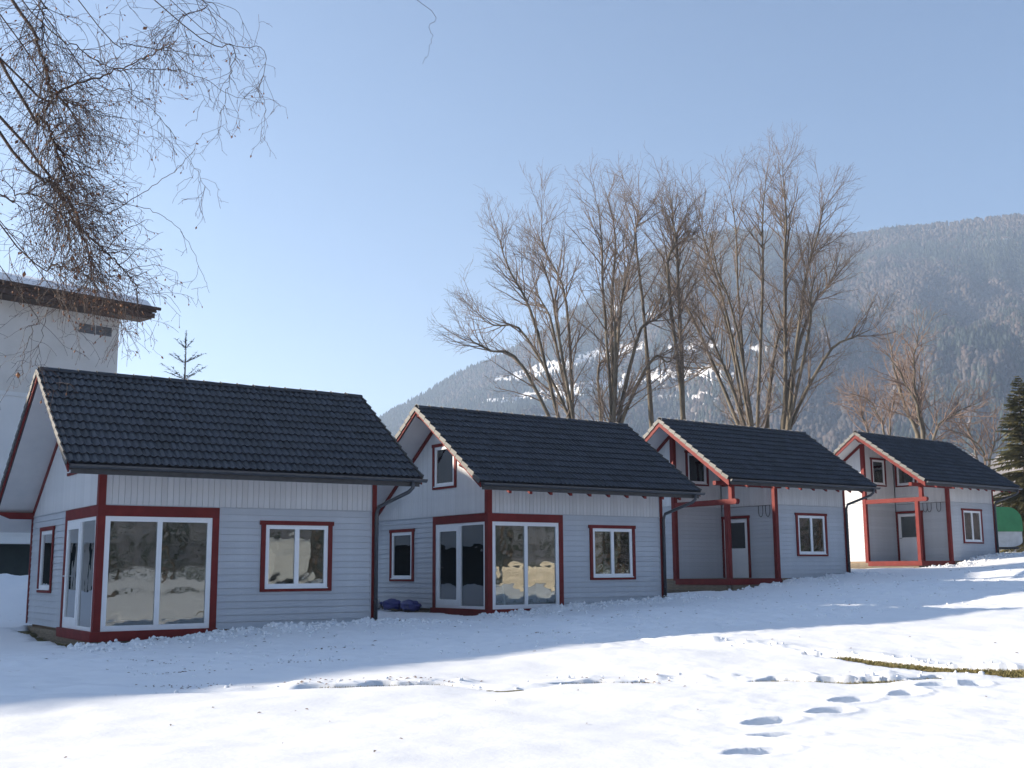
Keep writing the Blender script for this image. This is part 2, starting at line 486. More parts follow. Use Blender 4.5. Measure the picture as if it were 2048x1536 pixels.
def grass():
    rs = np.random.RandomState(3)
    P = []
    for (x0, x1, y0, y1, n) in ((4.2, 9.5, 13.3, 17.4, 60000), (-2.6, 5.2, 13.8, 14.8, 30000), (-10, -6.5, 21.5, 28, 9000), (3.5, 10, 37, 43.5, 16000), (13, 20, 46.5, 53, 12000)):
        x = rs.uniform(x0, x1, n); y = rs.uniform(y0, y1, n)
        m = bare_mask(x, y)
        for hx, hy, hz, ha in HOUSES:
            co, si = math.cos(ha), math.sin(ha)
            u = (x - hx) * co + (y - hy) * si; w = -(x - hx) * si + (y - hy) * co
            m &= ~((u > -0.06) & (u < HL) & (w > -0.06) & (w < HD))
        P.append(np.stack([x[m], y[m]], 1))
    P = np.concatenate(P); n = len(P)
    z = ground(P[:, 0], P[:, 1]) + turf_rise(P[:, 0], P[:, 1])
    a = rs.uniform(0, 6.28, n); h = rs.uniform(.012, .05, n); w = rs.uniform(.006, .014, n)
    lean = rs.normal(0, .035, (n, 2))
    d = np.stack([np.cos(a), np.sin(a)], 1) * w[:, None]
    v = np.zeros((n, 3, 3))
    v[:, 0, :2] = P - d; v[:, 1, :2] = P + d; v[:, 2, :2] = P + lean
    v[:, :2, 2] = (z - 0.01)[:, None]; v[:, 2, 2] = z + h
    obj('grass', np_mesh('grass', v.reshape(-1, 3), np.arange(3 * n).reshape(-1, 3), 'grass_blade'), kind='stuff',
        label='short yellow winter grass where the snow has melted')
grass()

# ------------------------------------------------------------------ cabins
def zt(y):
    return ZR - SL * abs(y - RY)
UND = 0.20                              # underside of the roof below the tile plane
FRONT, GABLE, FAR, W1, W2 = 'front', 'gable', 'far', 'w1', 'w2'

def plane(pl):
    """(location function, z rotation); u runs to the right as seen from outside"""
    if pl == FRONT: return (lambda u, v, o=0.0: (u, o, v)), 0.0
    if pl == W1: return (lambda u, v, o=0.0: (u, PY + o, v)), 0.0
    if pl == GABLE: return (lambda u, v, o=0.0: (o, -u, v)), -math.pi / 2
    if pl == W2: return (lambda u, v, o=0.0: (PX + o, -u, v)), -math.pi / 2
    return (lambda u, v, o=0.0: (HL - o, u, v)), math.pi / 2

def piece(name, root, pl, u0, u1, v0, v1, o0, o1, mat, lap=0.0, **kw):
    """flat piece on a wall plane: o0/o1 depth (negative is outward)"""
    L_, rz = plane(pl)
    return obj(name, box_mesh(u1 - u0, o1 - o0, v1 - v0, mat, lap), root, L_(u0, v0, o0), (0, 0, rz), **kw)

def laps(root, pl, u0, u1, holes, mat='grey_paint'):
    n = 18; st = HT / n
    for k in range(n):
        rects = [(u0, u1, k * st, (k + 1) * st - 0.007)]
        for h in holes: rects = subtract(rects, h)
        for (a, b, c, d) in rects:
            piece('siding_board', root, pl, a, b, c, d, 0.0, 0.024, mat, 0.019 if d - c > 0.1 else 0.008)

def uprights(root, pl, u0, u1, v0, top, holes, mat='pale_paint', peak=None):
    """vertical boards; top(u) is the height at u"""
    L_, rz = plane(pl)
    n = max(1, round((u1 - u0) / 0.122)); st = (u1 - u0) / n
    for k in range(n):
        a, b = u0 + k * st, u0 + (k + 1) * st - 0.007
        ta, tb = top(a), top(b)
        rects = [(a, b, v0, min(ta, tb))]
        for h in holes: rects = subtract(rects, h)
        for i, (c, d, e, f) in enumerate(rects):
            if abs(f - min(ta, tb)) < 1e-6 and abs(ta - tb) > 1e-4:
                fa = ta + (tb - ta) * (c - a) / (b - a); fb = ta + (tb - ta) * (d - a) / (b - a)
                mb = MB(); w = d - c
                mb.add([(0, 0, 0), (w, 0, 0), (w, .02, 0), (0, .02, 0), (0, 0, fa - e), (w, 0, fb - e), (w, .02, fb - e), (0, .02, fa - e)],
                       [(0, 3, 2, 1), (4, 5, 6, 7), (0, 1, 5, 4), (1, 2, 6, 5), (2, 3, 7, 6), (3, 0, 4, 7)])
                obj('cladding_board', mb.mesh('board', mat), root, L_(c, e, 0.004), (0, 0, rz))
            else:
                piece('cladding_board', root, pl, c, d, e, f, 0.004, 0.024, mat)

def core(root, pl, u0, u1, v0, top, holes, brk=()):
    """the wall behind the boards, with its openings"""
    L_, rz = plane(pl)
    us = sorted({u0, u1, *[q for h in holes for q in h[:2] if u0 < q < u1], *[b for b in brk if u0 < b < u1]})
    mb = MB()
    for a, b in zip(us[:-1], us[1:]):
        m = (a + b) / 2
        hs = sorted([(h[2], h[3]) for h in holes if h[0] <= m <= h[1]])
        z = v0
        for c, d in hs:
            if c > z: mb.box(a, b, 0.025, 0.13, z, c)
            z = max(z, d)
        ta, tb = top(a), top(b)
        if min(ta, tb) > z:
            mb.add([(a, .025, z), (b, .025, z), (b, .13, z), (a, .13, z), (a, .025, ta), (b, .025, tb), (b, .13, tb), (a, .13, ta)],
                   [(0, 3, 2, 1), (4, 5, 6, 7), (0, 1, 5, 4), (1, 2, 6, 5), (2, 3, 7, 6), (3, 0, 4, 7)])
    return obj('wall', mb.mesh('wall', 'grey_paint'), root, L_(0, 0), (0, 0, rz))

def frame_mesh(w, h, splits, b=0.085, bot=0.105, m=0.10, d=0.06):
    k = ('frame', round(w, 3), round(h, 3), tuple(splits), b, m)
    if k not in _cache:
        mb = MB()
        mb.box(0, b, 0, d, 0, h).box(w - b, w, 0, d, 0, h).box(b, w - b, 0, d, 0, bot).box(b, w - b, 0, d, h - b, h)
        for s in splits:
            mb.box(s - m / 2, s + m / 2, 0.0, d, bot, h - b)
        _cache[k] = mb.mesh('frame', 'white_plastic')
    return _cache[k]

def window(root, pl, u0, u1, v0, v1, panes=1, cloth=None):
    """red trim outside u0..v1, white frame and glass within"""
    L_, rz = plane(pl)
    a, b, c, d = u0 + 0.10, u1 - 0.10, v0 + 0.06, v1 - 0.09
    w, h = b - a, d - c
    sp = [w / 2] if panes == 2 else []
    win = obj('window', frame_mesh(w, h, sp), root, L_(a, c, -0.006), (0, 0, rz))
    edges = [0.085] + [q for s in sp for q in (s - .05, s + .05)] + [w - 0.085]
    for i in range(panes):
        x0, x1 = edges[2 * i], edges[2 * i + 1]
        obj('pane', box_mesh(x1 - x0, 0.006, h - .19, 'window_glass'), win, (x0, 0.03, 0.105))
    def trim(p, q, r, s, name='trim_board'):
        obj(name, box_mesh(q - p, 0.03, s - r, 'red_paint'), win, (p - a, -0.022, r - c))
    trim(u0 - .035, u1 + .035, v1 - .09, v1)
    trim(u0, u0 + .1, v0, v1 - .09); trim(u1 - .1, u1, v0, v1 - .09)
    trim(u0 + .1, u1 - .1, v0, v0 + .058)
    obj('sill', box_mesh(w, 0.05, 0.02, 'white_plastic'), win, (0, -0.045, 0.002))
    if cloth:
        for side in (0, 1):
            mb = MB(); n = 22; cw = w * 0.30 if side == 0 else w * 0.24
            pts = []
            for i in range(n + 1):
                x = (0.05 + cw * i / n) if side == 0 else (w - 0.05 - cw + cw * i / n)
                pts.append((x, 0.14 + 0.03 * math.sin(i * 1.7 + side)))
            v = [(x, y, 0.06) for x, y in pts] + [(x, y, h - 0.03) for x, y in pts]
            mb.add(v, [(i, i + 1, n + 2 + i, n + 1 + i) for i in range(n)])
            obj('curtain', mb.mesh('curtain', cloth, True), win)
    return (u0 + .06, u1 - .06, v0 + .03, v1 - .05)

TILE_N, TILE_ROWS = 25, 12
TW = (HL + GL_ + GR_) / TILE_N
SLOPE_LEN = math.hypot(RY + OE, ZR - ZE)
TR_ = SLOPE_LEN / TILE_ROWS
TH = math.atan(SL)
def tile_mesh():
    us = [0, .09, .16, .25, .34, .42, .50, .58, .66, .75, .84, .92, 1.0]
    hh = [0, 0, .018, .034, .018, 0, 0, 0, .018, .034, .018, 0, 0]
    mb = MB(); n = len(us)
    lo, hi = 0.040, 0.006
    for y, z in ((0, lo - .022), (0, lo), (TR_ * 1.1, hi)):
        for u, q in zip(us, hh):
            mb.v.append((u * TW * 0.995, y, z + q))
    for r in range(2):
        for i in range(n - 1):
            mb.f.append((r * n + i, r * n + i + 1, (r + 1) * n + i + 1, (r + 1) * n + i))
    me = mb.mesh('tile', 'roof_tile')
    return me
TILE = tile_mesh()
def ridge_mesh():
    mb = MB(); n = 8
    for x, r in ((0, .125), (0, .105), (0.44, .092)):
        for k in range(n + 1):
            w = math.pi * (k / n) * 1.1 - 0.05 * math.pi
            mb.v.append((x, math.cos(w) * r, math.sin(w) * r * 0.8))
    for r in range(2):
        for k in range(n):
            mb.f.append((r * (n + 1) + k, r * (n + 1) + k + 1, (r + 1) * (n + 1) + k + 1, (r + 1) * (n + 1) + k))
    return mb.mesh('ridge_tile', 'roof_tile', False)
RIDGE = ridge_mesh()

def chevron(y0, y1, top, bot):
    return [(y0, zt(y0) - top), (RY, ZR - top), (y1, zt(y1) - top), (y1, zt(y1) - bot), (RY, ZR - bot), (y0, zt(y0) - bot)]

def gutter_mesh(x0, x1):
    mb = MB(); n = 8; r = 0.072
    prof = [(math.cos(math.pi + math.pi * k / n) * r, math.sin(math.pi + math.pi * k / n) * r) for k in range(n + 1)]
    prof = prof + [(p[0] * .93, p[1] * .93) for p in reversed(prof)]
    mb.prism([(-OE - 0.055 + a, ZE - 0.075 + b) for a, b in prof], 0, x0, x1)
    for x in (x0, x1 - 0.006):
        q = [(-OE - 0.055 + a, ZE - 0.075 + b) for a, b in prof[:n + 1]]
        mb.prism(q, 0, x + 0.001, x + 0.005)
    return mb.mesh('gutter', 'gutter_metal', False)

def roof(root, rng, tiles=True, barge=.285, tails=True):
    x0, x1 = -GL_, HL + GR_
    mb = MB(); mb.prism(chevron(-OE, YB, 0.055, 0.18), 0, x0 + .012, x1 - .012)
    rf = obj('roof', mb.mesh('roof', 'roof_tile'), root)
    mb = MB(); mb.prism(chevron(-OE + .03, YB - .03, 0.182, UND), 0, x0 + .04, x1 - .04)
    obj('soffit', mb.mesh('soffit', 'pale_paint'), rf)
    if tiles:
        for r in range(TILE_ROWS):
            for c in range(TILE_N):
                o = obj('tile', TILE, rf)
                s = r * TR_
                o.location = (x0 + c * TW, -OE + s * math.cos(TH) - 0.02 + 0.03 * math.sin(TH), ZE + s * math.sin(TH) - 0.045)
                o.rotation_euler = (TH + rng.gauss(0, .004), rng.gauss(0, .004), rng.gauss(0, .0025))
        k = round((x1 - x0) / 0.40)
        for i in range(k):
            o = obj('ridge_tile', RIDGE, rf, (x0 + (x1 - x0) * i / k, RY, ZR - 0.045), (rng.gauss(0, .02), rng.gauss(0, .008), 0))
    # back slope, seen by nobody from here, as one ribbed sheet
    mb = MB(); n = 50
    for i in range(n + 1):
        x = x0 + (x1 - x0) * i / n; q = 0.03 if i % 2 else 0.0
        mb.v += [(x, RY, ZR - 0.05 + q), (x, YB, zt(YB) - 0.05 + q)]
    mb.f += [(2 * i, 2 * i + 1, 2 * i + 3, 2 * i + 2) for i in range(n)]
    bt = obj('back_tiling', mb.mesh('back_tiling', 'roof_tile'), rf)
    # barge boards, verge tiles
    for x, s in ((x0 - .022, 1), (x1 - .012, 0)):
        for a, b in ((-OE, RY), (RY, YB)):
            mb = MB(); mb.prism([(a, zt(a) - barge), (b, zt(b) - barge), (b, zt(b) - .075), (a, zt(a) - .075)], 0, x, x + .034)
            obj('barge_board', mb.mesh('barge_board', 'red_paint'), rf)
    vt = MB(); vt.add([(0, 0, -.075), (.03, 0, -.075), (.03, TR_ * .95, -.095), (0, TR_ * .95, -.095), (0, 0, .055), (.03, 0, .055), (.03, TR_ * .95, .012), (0, TR_ * .95, .012)],
                      [(0, 3, 2, 1), (4, 5, 6, 7), (0, 1, 5, 4), (1, 2, 6, 5), (2, 3, 7, 6), (3, 0, 4, 7)])
    if 'verge' not in _cache: _cache['verge'] = vt.mesh('verge_tile', 'verge_grey')
    for x in (x0 - .054, x1 + .024):
        for r in range(TILE_ROWS):
            s = r * TR_
            obj('verge_tile', _cache['verge'], rf, (x, -OE + s * math.cos(TH), ZE + s * math.sin(TH) - .02), (TH, 0, 0))
        nb = int((YB - RY) / math.cos(TH) / TR_)
        for r in range(nb + 1):
            s = (r + 1) * TR_
            o = obj('verge_tile', _cache['verge'], rf, (x + .03, RY + s * math.cos(TH), ZR - s * math.sin(TH) - .02), (TH, 0, math.pi))
    obj('gutter', gutter_mesh(x0 + .02, x1 + .10), rf)
    mb = MB(); mb.box(x0 + .05, x1 - .05, -OE - .012, -OE + .02, ZE - .24, ZE - .07)
    obj('fascia_board', mb.mesh('fascia_board', 'dark_steel'), rf)
    # rafter tails under the eave
    n = 10
    for i in range(n if tails else 0):
        x = 0.1 + (HL - .2) * i / (n - 1)
        mb = MB(); a, b = -OE + .03, 0.0
        mb.prism([(a, zt(a) - UND - .13), (b, zt(b) - UND - .17), (b, zt(b) - UND - .002), (a, zt(a) - UND - .002)], 0, -.045, .045)
        if 'rafter' not in _cache: _cache['rafter'] = mb.mesh('rafter', 'red_paint')
        obj('rafter', _cache['rafter'], rf, (x, 0, 0))
    # purlins that carry the gable overhang
    for y, w, h in ((RY, .14, .24), (HD - .12, .12, .2), (0.12, .12, .2)):
        mb = MB()
        mb.prism([(-GL_ + .04, zt(y) - UND - .09), (-GL_ + .04, zt(y) - UND - .045), (0, zt(y) - UND - .045), (0, zt(y) - UND - h), (-GL_ + .3, zt(y) - UND - h)][::-1], 1, y - w / 2, y + w / 2)
        obj('purlin', mb.mesh('purlin', 'red_paint'), rf)
    return rf

def downspout(root):
    mb = MB()
    x = HL - 0.02
    mb.tube([(HL + .42, -OE - .055, ZE - .13), (HL + .42, -OE - .055, ZE - .27), (HL + .36, -OE + .02, ZE - .36), (x + .02, -.13, HT + .10), (x, -.08, HT - .06), (x, -.08, -.02)], 0.045, 10)
    d = obj('downspout', mb.mesh('downspout', 'gutter_metal', True), root)
    for z in (0.5, 2.2):
        mb = MB(); mb.tube([(x, -.08, z), (x, -.08, z + .035)], 0.053, 10)
        obj('pipe_clip', mb.mesh('pipe_clip', 'gutter_metal'), d)

def post(name, root, x0, x1, y0, y1, z0, z1, mat='red_paint'):
    return obj(name, box_mesh(x1 - x0, y1 - y0, z1 - z0, mat), root, (x0, y0, z0))

def cabin(k, place, kind, label, cloths):
    rng = random.Random(k + 3)
    root = empty('holiday_cabin', place[:3], place[3], label=label, cat='cabin', group='grey cabins in a row')
    fl = lambda u: 3.70
    gtop = lambda u: zt(-u) - UND
    SW = (1.50, 2.72, 3.25, 4.52)       # upper gable window, y and z
    if kind == 'glazed':
        wh = window(root, FRONT, 3.392, 5.043, .744, 2.248, 2, cloths[0])
        band = (-.01, 2.44, -.3, 2.49)
        laps(root, FRONT, 2.46, HL - .1, [wh])
        uprights(root, FRONT, .13, HL - .1, HT + .012, fl, [])
        core(root, FRONT, 0, HL, 0, fl, [wh, (0, 2.4, 0, 2.4)])
        sh = window(root, GABLE, -5.09, -3.727, .73, 2.218, 1, cloths[1])
        uh = window(root, GABLE, -SW[1], -SW[0], SW[2], SW[3], 1, None)
        laps(root, GABLE, -HD + .1, -2.70, [sh])
        uprights(root, GABLE, -HD + .1, -.13, HT + .012, gtop, [uh])
        core(root, GABLE, -HD, -.03, 0, gtop, [sh, uh, (-2.66, -.03, 0, 2.4)], [-RY])
        # glazed corner: red timber surround
        post('corner_post', root, -.006, .14, -.006, .14, .03, 2.28)
        post('corner_post', root, -.014, .13, -.014, .13, 2.5, 3.72)
        post('lintel', root, -.012, 2.462, -.012, .12, 2.28, 2.50)
        post('lintel', root, -.012, .12, .12, 2.705, 2.28, 2.499)
        post('jamb_post', root, 2.32, 2.462, -.012, .12, .03, 2.28)
        post('jamb_post', root, -.012, .12, 2.56, 2.705, .03, 2.28)
        post('threshold', root, -.075, 2.47, -.075, .10, -.16, .03)
        post('threshold', root, -.075, .10, .10, 2.71, -.16, .03)
        # fixed front glazing, two tall panes
        w, h = 2.32 - .14, 2.28 - .03
        gw = obj('glazing', frame_mesh(w, h, [w / 2], .10, .105, .10), root, (.14, 0.004, .03))
        for a, b in ((.10, w / 2 - .05), (w / 2 + .05, w - .10)):
            obj('pane', box_mesh(b - a, .006, h - .205, 'window_glass'), gw, (a, .03, .105))
        # gable glazing: fixed pane and a door leaf
        w = 2.56 - .14
        gg = obj('glazing', frame_mesh(w, h, [w / 2 + .02], .07, .075, .07), root, (0.004, 2.56, .03), (0, 0, -math.pi / 2))
        obj('pane', box_mesh(w / 2 - .125, .006, h - .145, 'window_glass'), gg, (w / 2 + .055, .03, .075))
        dw, dh = w / 2 - .085, h - .145
        door = obj('door', frame_mesh(dw, dh, [], .13, .15, .1, .05), root, (-.008, 2.56 - .07, .03 + .075), (0, 0, -math.pi / 2))
        obj('pane', box_mesh(dw - .26, .006, dh - .28, 'window_glass'), door, (.13, .03, .15))
        mb = MB(); mb.tube([(.06, 0, 1.0), (.06, -.05, 1.0), (.17, -.05, 1.0)], .011, 6)
        obj('handle', mb.mesh('handle', 'white_plastic'), door)
    else:
        wh = window(root, FRONT, 3.392, 5.043, .744, 2.248, 2, cloths[0])
        laps(root, FRONT, PX + .02, HL - .1, [wh])
        uprights(root, FRONT, PX + .02, HL - .1, HT + .012, fl, [])
        core(root, FRONT, PX, HL, 0, fl, [wh])
        sh = window(root, GABLE, -5.09, -3.727, .73, 2.218, 1, cloths[1])
        laps(root, GABLE, -HD + .1, -PY - .03, [sh])
        uprights(root, GABLE, -HD + .1, -PY - .03, HT + .012, gtop, [])
        core(root, GABLE, -HD, -PY, 0, gtop, [sh])
        # porch walls
        w1 = window(root, W1, .72, 1.85, 3.27, 4.52, 1, cloths[1])
        t1 = lambda u: zt(PY) - UND
        laps(root, W1, .15, PX - .03, [])
        uprights(root, W1, .15, PX - .03, HT + .012, t1, [w1])
        core(root, W1, .14, PX, 0, t1, [w1])
        w2 = window(root, W2, -2.56, -1.50, 3.27, 4.30, 1, cloths[1])
        dh_ = (-2.56, -1.38, 0.0, 2.12)
        laps(root, W2, -PY + .03, -.12, [dh_])
        uprights(root, W2, -PY + .03, -.12, HT + .012, gtop, [w2])
        core(root, W2, -PY, -.12, 0, gtop, [w2, dh_], [-RY])
        # entrance door with a glazed upper half
        dw, dh = 1.18 - .06, 2.06
        mb = MB(); d = .055
        mb.box(0, .12, 0, d, 0, dh).box(dw - .12, dw, 0, d, 0, dh).box(.12, dw - .12, 0, d, dh - .12, dh).box(.12, dw - .12, 0, d, 0, .12)
        mb.box(.12, dw - .12, .012, d, .12, .95).box(.12, dw - .12, 0, d, .95, 1.03)
        door = obj('door', mb.mesh('door', 'white_plastic'), root, (PX - .008, 2.56 - .03, .01), (0, 0, -math.pi / 2))
        obj('pane', box_mesh(dw - .24, .006, dh - 1.15, 'window_glass'), door, (.12, .03, 1.03))
        mb = MB(); mb.tube([(.06, 0, 1.0), (.06, -.05, 1.0), (.17, -.05, 1.0)], .011, 6)
        obj('handle', mb.mesh('handle', 'dark_steel'), door)
        for a, b, c, e in ((-.10, -.005, 0, dh + .03), (dw + .005, dw + .10, 0, dh + .03), (-.13, dw + .13, dh + .03, dh + .12)):
            obj('trim_board', box_mesh(b - a, .03, e - c, 'red_paint'), door, (a, -.02, c))
        # timber of the porch
        post('corner_post', root, -.012, .14, PY - .13, PY + .025, -.2, zt(PY) - UND)
        post('corner_post', root, PX - .14, PX + .02, -.012, .12, -.2, 3.70)
        post('porch_post', root, .0, .15, .0, .15, 0.0, 2.44)
        post('porch_post', root, .0, .15, -.22, -.07, 2.62, 3.52)
        mb = MB(); mb.prism([(-.42, 2.50), (-.37, 2.44), (PY - .13, 2.44), (PY - .13, 2.62), (-.37, 2.62), (-.42, 2.58)], 0, .0, .155)
        obj('porch_beam', mb.mesh('porch_beam', 'red_paint'), root)
        post('eave_beam', root, -GL_ + .1, PX, -.22, -.08, 3.05 - .0, 3.05 + .14)
        n = 18
        for i in range(n):
            post('deck_board', root, .0, PX, i * PY / n + .004, (i + 1) * PY / n - .004, -.04, -.008, 'plank_wood')
        post('deck_edge', root, -.06, PX + .01, -.06, -.005, -.2, -.003)
        post('deck_edge', root, -.06, -.005, -.005, PY - .13, -.2, -.003)
        # cable with lamp loops strung under the cladding on the porch wall
        mb = MB()
        for y in (.40, .72) if k == 2 else (.5, .95, 1.15):
            pts = [(PX - .05, y + .10 * math.cos(t), 2.30 + .19 * math.sin(t)) for t in [math.pi * 1.0 + i * math.pi / 9 for i in range(10)]]
            pts = [(PX - .05, y - .10, 2.50)] + pts + [(PX - .05, y + .10, 2.50)]
            mb.tube(pts, .012, 5)
        mb.tube([(PX - .05, .05, 2.50), (PX - .05, PY - .1, 2.50)], .009, 5)
        obj('cable', mb.mesh('cable', 'dark_steel'), root)
    # shared pieces
    post('corner_post', root, HL - .1, HL + .014, -.014, .1, 0, 3.70)
    post('corner_post', root, -.014, .1, HD - .1, HD + .014, 0, zt(HD) - UND)
    piece('drip_strip', root, FRONT, .14 if kind == 'glazed' else PX + .03, HL - .1, HT - .004, HT + .014, -.014, .02, 'grey_paint')
    piece('drip_strip', root, GABLE, -HD + .1, -2.71, HT - .004, HT + .014, -.014, .02, 'grey_paint')
    # red boards along the rake, on the gable wall
    for a, b in ((0.02, RY), (RY, HD)):
        if kind != 'glazed' and a < 1: continue
        a2 = a if kind == 'glazed' else max(a, PY)
        mb = MB(); mb.prism([(a2, zt(a2) - UND - .15), (b, zt(b) - UND - .15), (b, zt(b) - UND - .002), (a2, zt(a2) - UND - .002)], 0, -.02, .003)
        obj('rake_board', mb.mesh('rake_board', 'red_paint'), root)
    # hidden walls, floor, base
    core(root, FAR, 0, HD, 0, lambda u: zt(u) - UND, [], [RY])
    mb = MB(); mb.box(0.01, HL - .01, HD - .14, HD - .02, 0, zt(HD) - UND)
    obj('wall', mb.mesh('wall', 'grey_paint'), root)
    mb = MB()
    if kind == 'glazed': mb.box(.11, HL - .03, .11, HD - .14, -.12, -.006)
    else: mb.box(PX + .03, HL - .03, .03, HD - .14, -.12, -.006).box(.03, PX + .03, PY + .03, HD - .14, -.12, -.006)
    obj('floor', mb.mesh('floor', 'interior_wood'), root)
    mb = MB(); mb.box(.04, HL - .04, .04, HD - .04, -.75, -.125)
    obj('foundation', mb.mesh('foundation', 'concrete'), root)
    n = 4
    for i in range(n):
        piece('base_plank', root, FRONT, .1, HL + .3 - .2 * i, -.06 - .10 * (i + 1), -.06 - .10 * i - .006, -.02 - .012 * i, .035, 'plank_wood')
        piece('base_plank', root, GABLE, -HD, -.1, -.06 - .10 * (i + 1), -.06 - .10 * i - .006, -.02 - .012 * i, .035, 'plank_wood')
    roof(root, rng, True, .19 if kind == 'glazed' else .285, k > 0)
    downspout(root)
    return root

LABELS = ['nearest cabin with glazed corner, at the left edge of the picture beside the tall building',
          'second cabin from the left, with glazed corner and a gable window',
          'third cabin from the left, with an open red-posted porch under its roof',
          'farthest cabin, right end of the row, with sunlit red porch posts']
cabin(0, HOUSES[0], 'glazed', LABELS[0], (None, None))
cabin(1, HOUSES[1], 'glazed', LABELS[1], ('rust_cloth', None))
cabin(2, HOUSES[2], 'porch', LABELS[2], ('ochre_cloth', None))
cabin(3, HOUSES[3], 'porch', LABELS[3], ('rust_cloth', None))


# ------------------------------------------------------------------ the tall building behind, left
def tall_building():
    PH = R(43)                                   # bearing of its long side
    root = empty('tall_building', (-16.05, 46.1, 0.6), math.pi / 2 - PH,
                 label='tall pale rendered building with dark timber eaves and snow on its roof', cat='building')
    # local: x along the long side towards its right end (x=0 is the corner), y back, z up
    LEN, DEP, HE = 52.0, 12.0, 11.0
    mb = MB()
    mb.box(-LEN, -.4, 0, .4, 7.7, HE + .6).box(-LEN, -.4, .03, .4, 2.2, 7.7)
    mb.box(-LEN, -.4, DEP - .4, DEP, -.5, HE + .6).box(-LEN, -LEN + .4, .4, DEP - .4, -.5, HE + .6).box(-.4, 0, 0, DEP, -.5, HE + .6)
    mb.box(-1.2, -.4, .03, .4, -.5, 2.2)
    for x in (-11.5, -18, -24.5, -31, -37.5, -44, -51): mb.box(x - .3, x + .3, .03, .4, -.5, 2.2)
    obj('wall', mb.mesh('wall', 'render_wall'), root)
    mb = MB(); mb.box(-LEN, 0.004, -.05, .03, 7.55, 7.71)
    obj('ledge', mb.mesh('ledge', 'render_pale'), root)
    mb = MB(); mb.box(-LEN, .004, -.012, .03, 2.26, 7.55)
    obj('plaster_field', mb.mesh('plaster_field', 'render_pale'), root)
    mb = MB(); mb.box(-LEN, -.3, -.6, .03, 2.0, 2.25)
    obj('canopy', mb.mesh('canopy', 'render_pale'), root)
    mb = MB(); mb.box(-LEN + .4, -.4, .5, .6, -.5, 2.2)
    obj('gate_wall', mb.mesh('gate_wall', 'dark_green_door'), root)
    # vent grille of two panels under the eave
    for x in (-1.72, -1.0):
        mb = MB(); mb.box(x, x + .68, -.02, 0.0, HE - .62, HE - .25)
        g = obj('vent', mb.mesh('vent', 'vent_grey'), root)
        for i in range(6):
            z = HE - .60 + i * .058
            mb = MB(); mb.prism([(-.05, z), (-.02, z + .03), (-.02, z)], 0, x + .02, x + .66)
            obj('slat', mb.mesh('slat', 'vent_grey'), g)
    # roof: low pitch, timber soffit, rafters, snow
    a, b = -1.0, DEP + 1.0; mid = DEP / 2; p = math.tan(R(15))
    zt_ = lambda y: HE + .66 + (mid - abs(y - mid) - a) * p
    def chev(t, q): return [(a, zt_(a) + t), (mid, zt_(mid) + t), (b, zt_(b) + t), (b, zt_(b) + q), (mid, zt_(mid) + q), (a, zt_(a) + q)]
    mb = MB(); mb.prism(chev(0, -.18), 0, -LEN - 1.2, 1.03)
    rf = obj('roof', mb.mesh('roof', 'dark_timber'), root)
    for k, (y0, y1, dz) in enumerate(((a - .03, a + .02, .0),)):
        for j in range(2):
            mb = MB(); mb.box(-LEN - 1.2, 1.06 - .06 * j, y0 - .012 * (1 - j), y1, zt_(a) - .225 - .235 * j, zt_(a) - .02 - .235 * j)
            obj('fascia_board', mb.mesh('fascia_board', 'dark_timber'), rf)
    mb = MB(); mb.tube([(-LEN - 1.2, a - .1, zt_(a) - .06), (1.2, a - .1, zt_(a) - .06)], .07, 8)
    obj('gutter', mb.mesh('gutter', 'dark_timber'), rf)
    mb = MB(); mb.box(-LEN - 1.1, .92, a + .025, a + .06, zt_(a) - .46, zt_(a) - .19)
    obj('fascia_backing', mb.mesh('fascia_backing', 'dark_timber'), rf)
    mb = MB(); mb.box(-LEN - 1.1, .9, a + .06, -.004, zt_(a) - .49, zt_(a) - .45)
    obj('soffit', mb.mesh('soffit', 'dark_timber'), rf)
    # snow cover on the roof with an uneven lower edge
    xs = np.linspace(-LEN - 1.1, .95, 260); ys = np.concatenate([np.linspace(a - .02, a + .5, 9), np.linspace(a + 1, b, 12)])
    X, Y = np.meshgrid(xs, ys)
    T = .28 + .08 * fbm(X * .5, Y * .5 + 3, 3) + .05 * fbm(X * 2.1, Y * 2.1, 2)
    edge = np.clip((Y - a + .02) / .22, 0, 1); endx = np.clip((.95 - X) / .5, 0, 1)
    T = T * np.sqrt(edge * (2 - edge)) * np.sqrt(endx * (2 - endx)) - .004
    Z = HE + .66 + (mid - np.abs(Y - mid) - a) * p + T
    i = np.arange(X.size).reshape(X.shape)
    f = np.stack([i[:-1, :-1], i[:-1, 1:], i[1:, 1:], i[1:, :-1]], -1).reshape(-1, 4)
    obj('roof_snow', np_mesh('roof_snow', np.stack([X.ravel(), Y.ravel(), Z.ravel()], 1), f, 'snow', True), rf)
tall_building()

